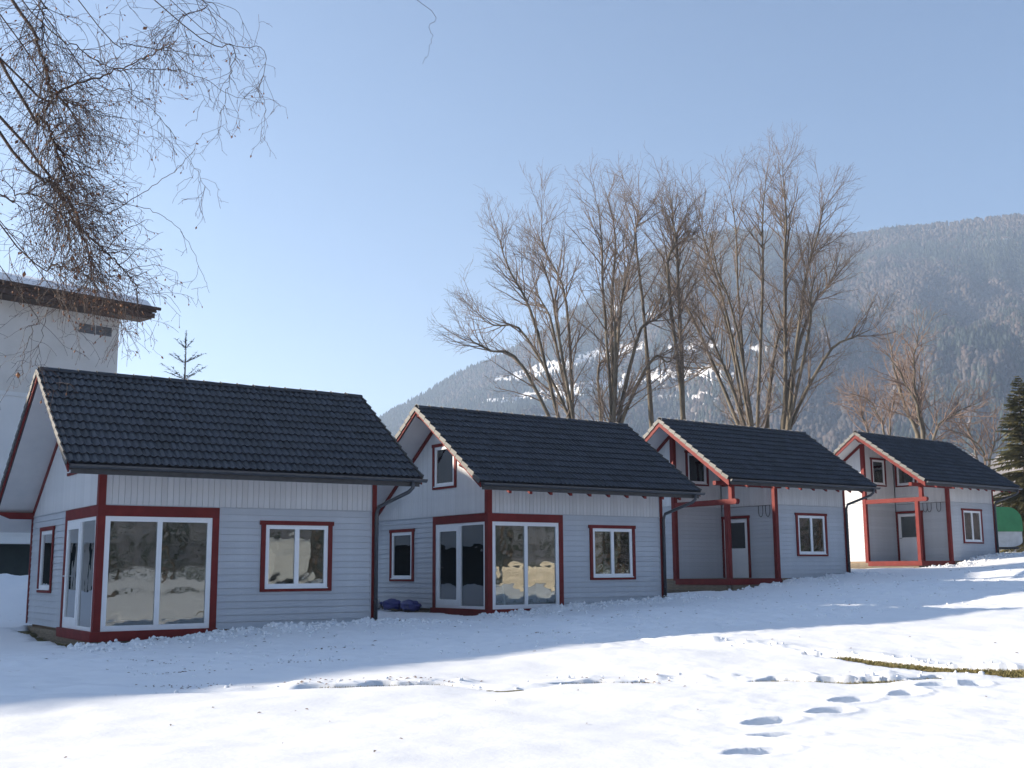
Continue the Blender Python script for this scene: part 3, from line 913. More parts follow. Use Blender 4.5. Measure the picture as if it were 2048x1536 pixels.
# ------------------------------------------------------------------ mountain and its woods
RIDGE_AZ = np.array([-180, -120, -60, -40, -22, -14, -10, -6.73, -5.62, -4.37, -3.12, -.6, 1.95, 3.23, 5.29, 6.59, 8.38, 11.65, 14.57, 17.42, 18.84, 21.57, 24.82, 30, 45, 70, 100, 140, 180.])
RIDGE_EL = np.array([.10, .08, .05, .05, .06, .085, .107, .128, .140, .151, .166, .186, .210, .226, .251, .271, .287, .293, .285, .281, .284, .283, .283, .28, .26, .22, .20, .16, .10])
def mountain_z(az, r):
    """height of the slope at bearing az (degrees) and distance r"""
    el = np.interp(az, RIDGE_AZ, RIDGE_EL)
    x, y = r * np.sin(np.radians(az)), r * np.cos(np.radians(az))
    rr = 2300 + 260 * fbm(az * .07 + 5, az * 0 + 2, 2)
    r0 = 520.0
    t = np.clip((r - r0) / (rr - r0), 0, 1)
    top = el * rr
    prof = 0.55 * t + 0.45 * t * t
    z = 2 + top * prof
    # spurs and gullies running down the slope
    gul = fbm(az * .16 + 11, r * .0011, 4)
    z = z + gul * 170 * np.sin(np.pi * t) ** 0.8 * np.clip(el / .25, 0, 1)
    z = z + 14 * fbm(x * .012, y * .012, 3) * np.sin(np.pi * np.clip(t, 0, 1))
    back = np.clip((r - rr) / 900, 0, 1)
    z = np.where(r > rr, 2 + top * (1 - 0.5 * back), z)
    return z
# open meadows on the slope: bearing, elevation, half sizes
MEADOWS = [(3.2, .180, 3.5, .0065, .195), (9.0, .190, 1.5, .0038, .0), (6.0, .1625, 3.3, .0055, .09), (9.5, .166, 1.5, .004, .0), (2.0, .150, 1.9, .0045, .03),
           (5.2, .227, .5, .003, .02), (6.9, .221, .5, .002, -.05), (-.4, .146, 1.2, .003, .0), (12.2, .186, .7, .003, .0), (10.6, .205, .6, .0025, .02), (20.4, .279, .6, .0012, .03), 
           (1.0, .132, 1.6, .0022, .0), (8.5, .146, 1.6, .002, .0)]
def meadow_mask(az, el, grow=1.0):
    m = np.zeros_like(az)
    n = 0.5 * fbm(az * 1.1, el * 160, 3)
    for a, e, da, de, tilt in MEADOWS:
        q = ((az - a) / (da * grow)) ** 2 + ((el - e - tilt * (az - a) * .02) / (de * grow)) ** 2
        m = np.maximum(m, np.clip(1.6 - q * (1 + n), 0, 1))
    return m
def mountain():
    az = np.concatenate([np.arange(-180, -20, 4.0), np.arange(-20, 34, .16), np.arange(34, 180.1, 3.0)])
    r = np.concatenate([np.arange(470, 2700, 14.0), np.arange(2700, 3700, 120.0)])
    A, Rr = np.meshgrid(az, r)
    Z = mountain_z(A, Rr)
    X = Rr * np.sin(np.radians(A)); Y = Rr * np.cos(np.radians(A))
    Z = np.where(Rr < 540, -2, Z)
    el = (Z - 1.5) / Rr
    m = np.clip(meadow_mask(A, el) * 3, 0, 1)[..., None]
    floor = np.array([.15, .13, .12]) + (fbm(X * .02, Y * .02, 3) * .16)[..., None]
    c = floor * (1 - m) + np.array([.60, .61, .64]) * m
    i = np.arange(A.size).reshape(A.shape)
    f = np.stack([i[:-1, :-1], i[1:, :-1], i[1:, 1:], i[:-1, 1:]], -1).reshape(-1, 4)
    obj('mountain', np_mesh('mountain', np.stack([X.ravel(), Y.ravel(), Z.ravel()], 1), f, 'hill_ground', True, c.reshape(-1, 3)), kind='structure')
mountain()

def woods():
    rs = np.random.RandomState(5)
    n = 120000
    az = np.concatenate([rs.uniform(-17, 28, n), rs.uniform(28, 120, 9000)])
    r = np.sqrt(rs.uniform(560 ** 2, 2600 ** 2, len(az)))
    z = mountain_z(az, r)
    el = (z - 1.5) / r
    keep = (meadow_mask(az, el, 0.94) < .2) | (rs.rand(len(az)) < .10)
    low = el > 0.088
    keep &= low
    az, r, z = az[keep], r[keep], z[keep]
    x, y = r * np.sin(np.radians(az)), r * np.cos(np.radians(az))
    # belts of spruce and belts of bare beech and larch
    belt = fbm(x * .006, y * .006, 4) + .32 * fbm(x * .03, y * .03, 2) + .12 * (az < 2)
    con = belt + rs.normal(0, .14, len(x)) > -0.02
    def build(sel, name, label, conifer):
        X, Y, Z = x[sel], y[sel], z[sel]; m = len(X)
        h = rs.uniform(7, 15, m) if conifer else rs.uniform(6, 11, m)
        w = h * (rs.uniform(.15, .22, m) if conifer else rs.uniform(.20, .36, m))
        if conifer:
            ring = 5
            T = [(0, 0, 1.0)] + [(math.cos(k * 2 * math.pi / ring), math.sin(k * 2 * math.pi / ring), .42) for k in range(ring)]
            T += [(0, 0, .72)] + [(1.35 * math.cos(k * 2 * math.pi / ring + .6), 1.35 * math.sin(k * 2 * math.pi / ring + .6), .04) for k in range(ring)]
            F = [(0, 1 + k, 1 + (k + 1) % ring) for k in range(ring)] + [(6, 7 + k, 7 + (k + 1) % ring) for k in range(ring)]
        else:
            T = [(0, 0, 1.0)] + [(math.cos(k * math.pi / 2.5) * (.8 + .3 * (k % 2)), math.sin(k * math.pi / 2.5), .62 + .12 * (k % 2)) for k in range(5)] + \
                [(.75 * math.cos(k * math.pi / 2.5 + .6), .75 * math.sin(k * math.pi / 2.5 + .6), .12) for k in range(5)]
            F = [(0, 1 + k, 1 + (k + 1) % 5) for k in range(5)]
            for k in range(5):
                F += [(1 + k, 6 + k, 1 + (k + 1) % 5), (1 + (k + 1) % 5, 6 + k, 6 + (k + 1) % 5)]
        T = np.array(T); F = np.array(F); nt = len(T)
        a = rs.uniform(0, 6.28, m); ca, sa = np.cos(a), np.sin(a)
        tx = T[None, :, 0] * (1 + rs.normal(0, .16, (m, nt))); ty = T[None, :, 1] * (1 + rs.normal(0, .16, (m, nt)))
        V = np.zeros((m, nt, 3))
        V[:, :, 0] = X[:, None] + (tx * ca[:, None] - ty * sa[:, None]) * w[:, None]
        V[:, :, 1] = Y[:, None] + (tx * sa[:, None] + ty * ca[:, None]) * w[:, None]
        V[:, :, 2] = Z[:, None] - .5 + T[None, :, 2] * h[:, None] * (1 + rs.normal(0, .04, (m, nt)))
        f = (F[None] + (np.arange(m) * nt)[:, None, None]).reshape(-1, 3)
        if conifer:
            base = np.array([.017, .025, .020]) * rs.uniform(.6, 1.5, (m, 1)) + rs.uniform(0, .012, (m, 1)) * np.array([1, .9, .5])
            frost = rs.rand(m, 1) < .12
            base = np.where(frost, base + .03, base)
        else:
            t = rs.rand(m, 1)
            base = np.array([.105, .075, .062]) * (1 - t) + np.array([.075, .070, .064]) * t
            base = base * rs.uniform(.4, .9, (m, 1))
        c = np.repeat(base, nt, 0)
        obj(name, np_mesh(name, V.reshape(-1, 3), f, 'forest_colours', False, c), kind='stuff', label=label)
    build(con, 'conifer_wood', 'dark spruce wood covering the hazy mountainside', True)
    build(~con, 'broadleaf_wood', 'bare brownish beech wood on the hazy mountainside', False)
woods()

def farms():
    spots = [(3.6, .1545, 15, 'pale farmhouse lowest on the snowy meadow, left of the tree stems'), (1.2, .1470, 13, 'small pale house at the left end of the mountain hamlet'),
             (2.5, .1575, 12, 'pale house above the hamlet at the edge of the long meadow'), (4.6, .1500, 12, 'small barn on the lower meadow behind the left bare tree'),
             (5.9, .1660, 14, 'farmhouse on the lower meadow between the bare trees'), (-.2, .1480, 12, 'leftmost house on the mountainside, among trees'),
             (24.0, .2630, 13, 'tiny white house high on the mountain near the right edge'), (23.5, .2638, 10, 'tiny white barn high on the mountain, left of the highest house')]
    for az, el, s, lab in spots:
        rr = np.arange(600, 2500, 4.0); zz = mountain_z(np.full_like(rr, az), rr)
        k = int(np.argmax((zz - 1.5) / rr >= el)); r, z = rr[k], zz[k]
        x, y = r * math.sin(R(az)), r * math.cos(R(az))
        root = empty('farmhouse', (x, y, z - 2), R(-az + 20), label=lab, cat='house', group='houses on the mountainside')
        mb = MB(); mb.box(-s * .6, s * .6, -s * .4, s * .4, -3, s * .5)
        obj('wall', mb.mesh('wall', 'farm_wall'), root)
        mb = MB(); mb.prism([(-s * .5, s * .48), (0, s * .8), (s * .5, s * .48), (s * .5, s * .54), (0, s * .87), (-s * .5, s * .54)], 0, -s * .7, s * .7)
        obj('roof', mb.mesh('roof', 'farm_roof'), root)
        for i in range(4):
            mb = MB(); mb.box(-s * .5 + i * s * .28, -s * .5 + i * s * .28 + s * .11, -s * .405, -s * .39, s * .12, s * .3)
            obj('window', mb.mesh('window', 'dark_steel'), root)
farms()

# ------------------------------------------------------------------ bare trees
class Strands:
    def __init__(self): self.v = []; self.f = []; self.n = 0
    def tube(self, pts, rad, sides):
        pts = np.asarray(pts, float); m = len(pts)
        t = np.gradient(pts, axis=0); t /= np.linalg.norm(t, axis=1)[:, None] + 1e-9
        ref = np.array([.31, .92, .23]) if abs(t[:, 2]).mean() > .7 else np.array([.05, .1, .99])
        a = np.cross(t, ref); a /= np.linalg.norm(a, axis=1)[:, None] + 1e-9
        b = np.cross(t, a)
        w = np.arange(sides) * 2 * math.pi / sides
        ring = a[:, None, :] * np.cos(w)[None, :, None] + b[:, None, :] * np.sin(w)[None, :, None]
        V = pts[:, None, :] + ring * np.asarray(rad, float)[:, None, None]
        i = self.n + np.arange(m * sides).reshape(m, sides)
        j = np.roll(i, -1, 1)
        F = np.stack([i[:-1], j[:-1], j[1:], i[1:]], -1).reshape(-1, 4)
        self.v.append(V.reshape(-1, 3)); self.f.append(F); self.n += m * sides
    def mesh(self, name, mat):
        return np_mesh(name, np.concatenate(self.v), np.concatenate(self.f), mat, True)

def smooth_path(pts, n):
    """Catmull-Rom through the given points"""
    p = np.asarray(pts, float); m = len(p)
    q = np.vstack([2 * p[0] - p[1], p, 2 * p[-1] - p[-2]])
    out = []
    for t in np.linspace(0, m - 1 - 1e-6, n):
        i = int(t); u = t - i
        a, b, c, d = q[i], q[i + 1], q[i + 2], q[i + 3]
        out.append(.5 * (2 * b + (c - a) * u + (2 * a - 5 * b + 4 * c - d) * u * u + (3 * b - a - 3 * c + d) * u ** 3))
    return np.array(out)

def shoot(rs, p0, d0, length, steps, trop, jit):
    pts = [p0]; d = d0 / np.linalg.norm(d0); s = length / steps
    for _ in range(steps):
        d = d + trop + rs.normal(0, jit, 3); d /= np.linalg.norm(d)
        pts.append(pts[-1] + d * s)
    return np.array(pts)

def side_dir(rs, t, ang):
    a = rs.normal(0, 1, 3); a -= t * (a @ t); a /= np.linalg.norm(a) + 1e-9
    return t * math.cos(ang) + a * math.sin(ang)

def branch_out(rs, st, parents, spec, levels):
    """parents: list of (pts, radii); returns the last generation"""
    for lv in levels:
        nxt = []
        for pts, rad in parents:
            seg = np.linalg.norm(np.diff(pts, axis=0), axis=1); L = seg.sum()
            n = max(1, int(L / lv['gap'] * rs.uniform(.8, 1.2)))
            for t in rs.uniform(lv.get('from', .2), 1.0, n) if n > 1 else [rs.uniform(.5, 1)]:
                k = t * (len(pts) - 1); i = min(int(k), len(pts) - 2); u = k - i
                p = pts[i] * (1 - u) + pts[i + 1] * u; r = rad[i] * (1 - u) + rad[i + 1] * u
                tan = pts[i + 1] - pts[i]; tan = tan / (np.linalg.norm(tan) + 1e-9)
                ln = lv['len'] * rs.uniform(.5, 1.25) * (1 - lv.get('taper', .45) * t)
                if lv.get('rel'): ln = min(ln, L * .75)
                d = side_dir(rs, tan, lv['ang'] * rs.uniform(.7, 1.3))
                c = shoot(rs, p, d, ln, lv['steps'], np.array(lv['trop']), lv['jit'])
                r0 = min(r * .72, lv['rmax']); r1 = max(r0 * .35, lv['rmin'])
                rr = np.linspace(max(r0, lv['rmin']), r1, len(c))
                st[lv['mesh']].tube(c, rr, lv['sides'])
                nxt.append((c, rr))
        parents = nxt if not lv.get('keep') else parents + nxt
    return parents

def bare_tree(name, base, scale, stems, seed, label, group, bark='ash_bark', twig='ash_twig', lv=None, thick=1.0):
    """stems: outlines in sketch units (x right, z up) with start and end radius"""
    rs = np.random.RandomState(seed)
    zb = float(ground(base[0], base[1]))
    root = empty(name, (base[0], base[1], zb), label=label, cat='tree', group=group)
    tr, cr = Strands(), Strands()
    parents = []
    for st, r0, r1 in stems:
        p = smooth_path([(a, 0, b) for a, b in st], 16) * scale
        lean = rs.uniform(-.32, .32)
        hh = p[:, 2].max()
        p[:, 1] = lean * np.abs(p[:, 2]) + np.cumsum(rs.normal(0, .05 * scale * 10, len(p))) * .3 + rs.uniform(-.4, .4)
        p[1:-1, 0] += rs.normal(0, .05, len(p) - 2)
        rad = np.linspace(r0, r1, len(p)) * thick
        tr.tube(p, rad, 8)
        parents.append((p, rad))
    lv = lv or [dict(gap=.66, len=5.0, ang=R(38), trop=(0, 0, .055), jit=.085, steps=7, rmax=.045, rmin=.012, sides=4, mesh=1, **{'from': .38}, rel=1, taper=.5),
                dict(gap=.36, len=1.8, ang=R(36), trop=(0, 0, .06), jit=.11, steps=5, rmax=.018, rmin=.007, sides=3, mesh=1, taper=.35),
                dict(gap=.25, len=.85, ang=R(38), trop=(0, 0, .05), jit=.13, steps=3, rmax=.008, rmin=.0048, sides=3, mesh=1, taper=.3)]
    branch_out(rs, [tr, cr], parents, None, lv)
    obj('trunk', tr.mesh('trunk', bark), root)
    obj('crown', cr.mesh('crown', twig), root)
    return root

def fan_tree(base, fork, crown, nst, seed, label, spread=1.0):
    """several stems from one stool, fanning out into a round airy crown; crown = (x, z of its middle, half width, half height)"""
    rs = np.random.RandomState(seed)
    zb = float(ground(*base))
    root = empty('bare_tree', (*base, zb), label=label, cat='tree', group='large bare trees')
    tr, cr = Strands(), Strands()
    cx, cz, rx, rz = crown
    parents = []
    g = math.pi * (3 - math.sqrt(5))
    ng = max(2, round(nst / 2.4)); trunks = []
    for k in range(ng):
        ph = k * 2 * math.pi / ng + rs.uniform(-.35, .35); q = rs.uniform(.5, 1)
        foot = np.array([.55 * math.cos(ph), .45 * math.sin(ph), 0.0]) * q
        trunks.append((ph, foot, fork * rs.uniform(.72, 1.25), rs.uniform(.85, 1.15)))
    for k in range(nst):
        f = (k + .5) / nst
        th = math.radians(8 + 90 * f ** .8) * spread; ph = k * g + rs.uniform(-.3, .3)
        end = np.array([cx * math.sin(th) ** .5 + rx * math.sin(th) * math.cos(ph), rx * .8 * math.sin(th) * math.sin(ph), cz + rz * math.cos(th) * .86])
        tph, foot, fk, fat = min(trunks, key=lambda t: abs((t[0] - ph + math.pi) % (2 * math.pi) - math.pi) + rs.uniform(0, .5))
        knee = foot * 1.25 + np.array([cx * .12 + rx * .12 * math.cos(tph), rx * .10 * math.sin(tph), fk])
        mid = knee * .52 + end * .48 + np.array([0, 0, 1.0 + 1.1 * f]) + rs.normal(0, .22, 3)
        late = knee * .2 + end * .8 + np.array([0, 0, .75 * f]) + rs.normal(0, .15, 3)
        p = smooth_path([foot, foot * .6 + knee * .4, knee, mid, late, end], 20)
        p[8:-1] += np.cumsum(rs.normal(0, .04, (11, 3)), 0) * .6
        rad = np.concatenate([np.linspace(.23, .15, 8), np.linspace(.105, .012, 12)]) * fat * rs.uniform(.85, 1.0)
        tr.tube(p, rad, 8)
        parents.append((p, rad))
    lv = [dict(gap=.70, len=3.7, ang=R(36), trop=(0, 0, .045), jit=.075, steps=7, rmax=.036, rmin=.010, sides=4, mesh=1, **{'from': .42}, rel=1, taper=.5),
          dict(gap=.34, len=1.45, ang=R(36), trop=(0, 0, .05), jit=.10, steps=5, rmax=.013, rmin=.0055, sides=3, mesh=1, taper=.3),
          dict(gap=.27, len=.66, ang=R(40), trop=(0, 0, .03), jit=.13, steps=3, rmax=.0068, rmin=.0046, sides=3, mesh=1, taper=.3)]
    branch_out(rs, [tr, cr], parents, None, lv)
    obj('trunk', tr.mesh('trunk', 'ash_bark'), root)
    obj('crown', cr.mesh('crown', 'ash_twig'), root)
fan_tree((4.2, 57.0), 6.6, (-1.3, 11.6, 5.6, 9.2), 14, 11, 'leftmost large bare tree, fanning out from many stems above the second cabin')
fan_tree((7.9, 58.5), 9.5, (-.2, 13.0, 2.3, 8.6), 4, 12, 'slender bare tree standing between the two widest bare trees', .62)
fan_tree((13.9, 62.5), 7.6, (.1, 13.0, 6.0, 11.6), 15, 13, 'tallest bare tree, wide crown above the third cabin')
def sk(x0, pts, foot=1105):
    return [((x - x0), (foot - y)) for x, y in pts]
D0 = 1835
small_lv = [dict(gap=.60, len=3.6, ang=R(40), trop=(0, 0, .04), jit=.12, steps=6, rmax=.045, rmin=.014, sides=4, mesh=1, **{'from': .3}, rel=1, taper=.45),
            dict(gap=.46, len=1.5, ang=R(42), trop=(0, 0, .03), jit=.14, steps=4, rmax=.016, rmin=.008, sides=3, mesh=1, taper=.4),
            dict(gap=.36, len=.7, ang=R(42), trop=(0, 0, .0), jit=.15, steps=3, rmax=.009, rmin=.006, sides=3, mesh=1, taper=.3)]
treeD = [(sk(D0, [(1840, 1105), (1838, 870), (1815, 800), (1800, 720), (1790, 640)]), .2, .02),
         (sk(D0, [(1842, 1105), (1838, 860), (1825, 790), (1826, 720), (1838, 650)]), .2, .02),
         (sk(D0, [(1838, 1105), (1836, 860), (1800, 760), (1760, 700)]), .14, .02),
         (sk(D0, [(1845, 1105), (1850, 880), (1890, 830), (1950, 800)]), .12, .02),
         (sk(D0, [(1845, 1105), (1848, 880), (1870, 780), (1880, 690)]), .12, .02)]
bare_tree('bare_tree', (27.5, 78.0), 78 / 2303.0, treeD, 14, 'reddish brown bare tree behind the farthest cabin', 'smaller bare trees', twig='brown_twig', lv=small_lv)
treeE = [(sk(1760, [(1765, 1105), (1760, 870), (1748, 800), (1735, 760)]), .12, .02), (sk(1760, [(1765, 1105), (1764, 880), (1740, 800), (1700, 780)]), .1, .02),
         (sk(1760, [(1765, 1105), (1768, 880), (1775, 800), (1790, 750)]), .1, .02)]
bare_tree('bare_tree', (26.5, 83.0), 83 / 2303.0, treeE, 15, 'low bare tree left of the reddish brown tree', 'smaller bare trees', twig='brown_twig', lv=small_lv)
treeF = [(sk(1960, [(1965, 1105), (1960, 930), (1930, 880), (1880, 860)]), .1, .02), (sk(1960, [(1965, 1105), (1966, 920), (1955, 850), (1940, 820)]), .1, .02),
         (sk(1960, [(1965, 1105), (1970, 920), (1990, 880), (2040, 850)]), .1, .02)]
bare_tree('bare_tree', (32.0, 79.0), 79 / 2303.0, treeF, 16, 'bare shrubby tree beside the green conifer at the right edge', 'smaller bare trees', twig='brown_twig', lv=small_lv)

# ------------------------------------------------------------------ weeping birch, left foreground
def birch():
    rs = np.random.RandomState(21)
    DEPTH = 7.0
    bx = -5.3; zb = float(ground(bx, 6.9))
    root = empty('birch_tree', (bx, 6.9, zb), label='overhanging birch in the left foreground with hanging bare twigs and dry leaves', cat='tree')
    tr, cr, tw = Strands(), Strands(), Strands()
    def W(u, v, dy=0.0):
        # limb sketch (picture units at seven metres) in the tree's own axes
        x = (u - 1024) / 2303 * DEPTH; z = 1.5 + (1141 - v) / 2303 * DEPTH
        return np.array((x - bx, dy + 0.1, z - zb))
    trunk = np.array([(0, 0, 0), (.03, .02, 1.5), (-.05, .04, 3.2), (.05, 0, 5), (.12, .03, 7), (.2, 0, 9.4)])
    tp = smooth_path(trunk, 24); trr = np.linspace(.19, .03, 24)
    tr.tube(tp, trr, 12)
    s = .2734
    limbs = [([(0, 430), (150, 390), (300, 320), (480, 265), (600, 215), (740, 155), (920, 70), (1060, -20)], .014, .004, .2),
             ([(60, 0), (160, 200), (240, 380), (280, 540), (310, 650), (260, 760)], .022, .006, -.2),
             ([(0, 600), (100, 680), (190, 780), (240, 900), (280, 1010), (330, 1150), (420, 1300)], .020, .006, .0),
             ([(0, 960), (60, 1080), (150, 1180), (220, 1310), (320, 1470), (400, 1620), (465, 1790)], .019, .005, .3),
             ([(100, 1130), (300, 1270), (440, 1420), (520, 1580), (560, 1660), (680, 1750), (760, 1840), (850, 1920), (930, 2030), (1000, 2140)], .018, .004, -.1),
             ([(480, 1470), (560, 1410), (650, 1430), (900, 1270), (1100, 1130), (1240, 1000), (1350, 790)], .006, .0014, .1),
             ([(300, 150), (520, 300), (700, 430), (860, 480), (1240, 485), (1450, 550), (1700, 690), (1930, 750)], .008, .0014, -.3),
             ([(1100, -250), (1470, -100), (1450, 150), (1420, 370), (1380, 480)], .008, .002, .4),
             ([(1200, -300), (1690, -120), (1665, 230), (1710, 330), (1720, 550), (1690, 700)], .005, .0014, .5),
             ([(900, -200), (1500, 0), (1330, 140), (1270, 270), (1210, 470)], .007, .002, -.4),
             ([(300, 150), (640, 320), (860, 480), (1000, 650), (1240, 1000), (1360, 1220)], .006, .0014, .3),
             ([(700, 1380), (1000, 1480), (1160, 1550), (1330, 1720), (1440, 1980), (1510, 2130)], .0035, .0012, -.1),
             ([(0, 1420), (150, 1440), (300, 1450), (420, 1560), (560, 1640), (750, 1680)], .010, .003, -.3),
             ([(0, 1750), (200, 1800), (420, 1880), (640, 1990)], .010, .003, .2),
             ([(0, 250), (120, 350), (260, 420), (420, 490)], .010, .003, .4),
             ([(250, 2000), (265, 2200), (240, 2430), (200, 2640)], .006, .002, .0),
             ([(0, 2100), (60, 2300), (10, 2500), (0, 2750)], .006, .002, .2),
             ([(280, 0), (350, 130), (360, 260), (400, 420)], .010, .003, -.5),
             ([(540, -50), (700, 30), (980, 100), (1330, 150), (1400, 160)], .007, .002, .1),
             ([(2900, -450), (3100, -120), (3105, 60), (3050, 180)], .0035, .0012, .2)]
    parents = []
    for pts, r0, r1, dy in limbs:
        q = [W(u * s, v * s, dy) for u, v in pts]
        if pts[0][0] < 400 or pts[0][1] < 0:      # joins the stem outside the picture
            h = np.clip(q[0][2] + 1.3 + rs.uniform(-.3, .5), 2, 9.2)
            k = int(np.argmin(abs(tp[:, 2] - h)))
            q = [tp[k], tp[k] * .45 + q[0] * .55 + np.array([0, 0, .45 + rs.uniform(-.1, .2)])] + q
        p = smooth_path(q, 5 * len(q)); p[1:-1] += rs.normal(0, .006, (len(p) - 2, 3))
        rad = np.linspace(r0 * .62, r1 * .75, len(p))
        cr.tube(p, rad, 7)
        # children only where the limb has left the trunk
        parents.append((p, rad))
    lv = [dict(gap=.072, len=.52, ang=R(52), trop=(.01, 0, -.10), jit=.19, steps=9, rmax=.0036, rmin=.0012, sides=3, mesh=0, **{'from': .30}, taper=.2),
          dict(gap=.085, len=.30, ang=R(44), trop=(0, 0, -.11), jit=.21, steps=6, rmax=.0022, rmin=.0012, sides=3, mesh=0, taper=.2),
          dict(gap=.075, len=.075, ang=R(52), trop=(0, 0, -.04), jit=.2, steps=2, rmax=.0014, rmin=.0010, sides=3, mesh=0, taper=.2)]
    # no twigs from the one fine shoot that hangs alone in the sky
    last = []
    for k, pr in enumerate(parents[:-1]):
        far = limbs[k][0][-1][0]
        l2 = [dict(q) for q in lv]
        if limbs[k][0][-1][1] > 2300: l2[0]['gap'] = .35; l2[0]['len'] = .3; l2[1]['gap'] = .2
        if far > 900: l2[0]['gap'] = .11; l2[0]['len'] = .36; l2[1]['gap'] = .14; l2[1]['len'] = .26
        if far > 1300: l2[0]['gap'] = .24; l2[0]['len'] = .26; l2[1]['gap'] = .2; l2[1]['len'] = .2
        last += branch_out(rs, [tw], [pr], None, l2)
    obj('trunk', tr.mesh('trunk', 'birch_trunk_bark'), root)
    lb = obj('limbs', cr.mesh('limbs', 'birch_bark'), root)
    obj('crown', tw.mesh('crown', 'birch_twig'), root)
    # catkins, seed clusters and a few dry leaves at the twig ends
    V, F, n = [], [], 0
    for pts, rad in last:
        if rs.rand() > .5: continue
        p = pts[-1]; d = pts[-1] - pts[-2]; d = d / np.linalg.norm(d) + np.array([0, 0, -.8]); d /= np.linalg.norm(d)
        big = rs.rand() < .035
        L = rs.uniform(.03, .05) if big else rs.uniform(.014, .028); w = L * (.33 if big else .26)
        a = np.cross(d, rs.normal(0, 1, 3)); a /= np.linalg.norm(a); b = np.cross(a, d)
        m = p + d * L * .5
        V += [p, m + a * w, m + b * w * .4, m - a * w, m - b * w * .4, p + d * L]
        F += [(n, n + 1, n + 2), (n, n + 2, n + 3), (n, n + 3, n + 4), (n, n + 4, n + 1), (n + 5, n + 2, n + 1), (n + 5, n + 3, n + 2), (n + 5, n + 4, n + 3), (n + 5, n + 1, n + 4)]
        n += 6
    obj('dry_leaves', np_mesh('dry_leaves', V, F, 'dry_leaf'), root, kind='stuff')
birch()

# ------------------------------------------------------------------ conifers
def conifer(name, base, h, rad, seed, label, mat, zb=None, dens=1.0, group=None, mesh=None):
    rs = np.random.RandomState(seed)
    zb = float(ground(*base)) if zb is None else zb
    root = empty(name, (base[0], base[1], zb - .05), rs.uniform(0, 6), label=label, cat='tree', group=group)
    if mesh is None:
        tr = Strands(); tr.tube(np.array([(0, 0, 0), (.03, 0, h * .5), (0, 0, h * .97)]), [h * .016, h * .009, .008], 7)
        V = []; F = []; n = 0
        z = h * .06
        while z < h * .985:
            t = z / h; R0 = rad * (1 - t) ** .8 * (.8 + .3 * rs.rand()) + .05
            k = int(5 + 3 * rs.rand())
            for i in range(k):
                a = rs.uniform(0, 6.28); up = .30 * t - .16 + rs.normal(0, .06)
                L = R0 * rs.uniform(.75, 1.15)
                d = np.array([math.cos(a), math.sin(a), up]); d /= np.linalg.norm(d)
                sidev = np.array([-math.sin(a), math.cos(a), 0])
                m = max(4, int(L / .13 * dens))
                for j in range(m):
                    u = (j + .5) / m
                    p = np.array([0, 0, z]) + d * L * u + np.array([0, 0, -.25 * L * u * u * (1 - t)])
                    for sgn in (-1, 1):
                        tl = (.16 + .30 * (1 - u) * min(1, L)) * rs.uniform(.6, 1.2) * min(1.0, .35 + L)
                        e = p + (sidev * sgn * .8 + d * .6 + np.array([0, 0, -.35 + rs.normal(0, .25)])) * tl
                        w = d * .055 * rs.uniform(.7, 1.4) + np.array([0, 0, .02])
                        V += [p - w, p + w, e]; F.append((n, n + 1, n + 2)); n += 3
            z += h * .026 * rs.uniform(.75, 1.2) / max(dens, .6) + .02
        mesh = (tr.mesh('trunk', 'conifer_bark'), np_mesh('crown', V, F, mat))
    obj('trunk', mesh[0], root); obj('crown', mesh[1], root)
    return mesh
conifer('conifer_tree', (29.6, 66.5), 10.6, 3.1, 31, 'dense green conifer behind the green caravan at the right edge', 'conifer_needles', dens=2.2)

def fir_top():
    rs = np.random.RandomState(41)
    base = (-12.55, 43.5); zb = float(ground(*base)); h = 10.75 - zb
    root = empty('fir_tree', (*base, zb), label='young fir whose thin top shows above the nearest cabin roof', cat='tree')
    tr, br = Strands(), Strands()
    tr.tube(np.array([(0, 0, 0), (0, 0, h * .6), (.02, 0, h * .9), (0, 0, h)]), [.13, .07, .018, .006], 7)
    V = []; F = []; n = 0
    whorls = [(h - .74, .52, .75, 5)] + [(h - 1.3 - .62 * i, .75 + .17 * i, .35 - .03 * i, 7) for i in range(11)]
    for z, L, up, k in whorls:
        for i in range(k):
            a = 2 * math.pi * i / k + rs.uniform(-.3, .3)
            d = np.array([math.cos(a), math.sin(a), up]); LL = L * rs.uniform(.85, 1.15)
            p = shoot(rs, np.array([0, 0, z + rs.uniform(-.05, .05)]), d, LL, 5, np.array([0, 0, .05]), .03)
            br.tube(p, np.linspace(.010, .004, 6), 4)
            for j in range(int(14 + 26 * LL)):
                u = rs.uniform(.1, 1); q = p[0] + (p[-1] - p[0]) * u
                e = q + rs.normal(0, 1, 3) * np.array([.07, .07, .04]) + d * .05
                w = rs.normal(0, .009, 3)
                V += [q - w, q + w, e]; F.append((n, n + 1, n + 2)); n += 3
    for j in range(160):
        z = h - rs.uniform(.05, 1.6); a = rs.uniform(0, 6.28)
        q = np.array([0, 0, z]); e = q + np.array([math.cos(a) * .07, math.sin(a) * .07, .05]); w = rs.normal(0, .008, 3)
        V += [q - w, q + w, e]; F.append((n, n + 1, n + 2)); n += 3
    obj('trunk', tr.mesh('trunk', 'conifer_bark'), root); obj('branches', br.mesh('branches', 'conifer_bark'), root)
    obj('crown', np_mesh('crown', V, F, 'spruce_needles'), root)
fir_top()

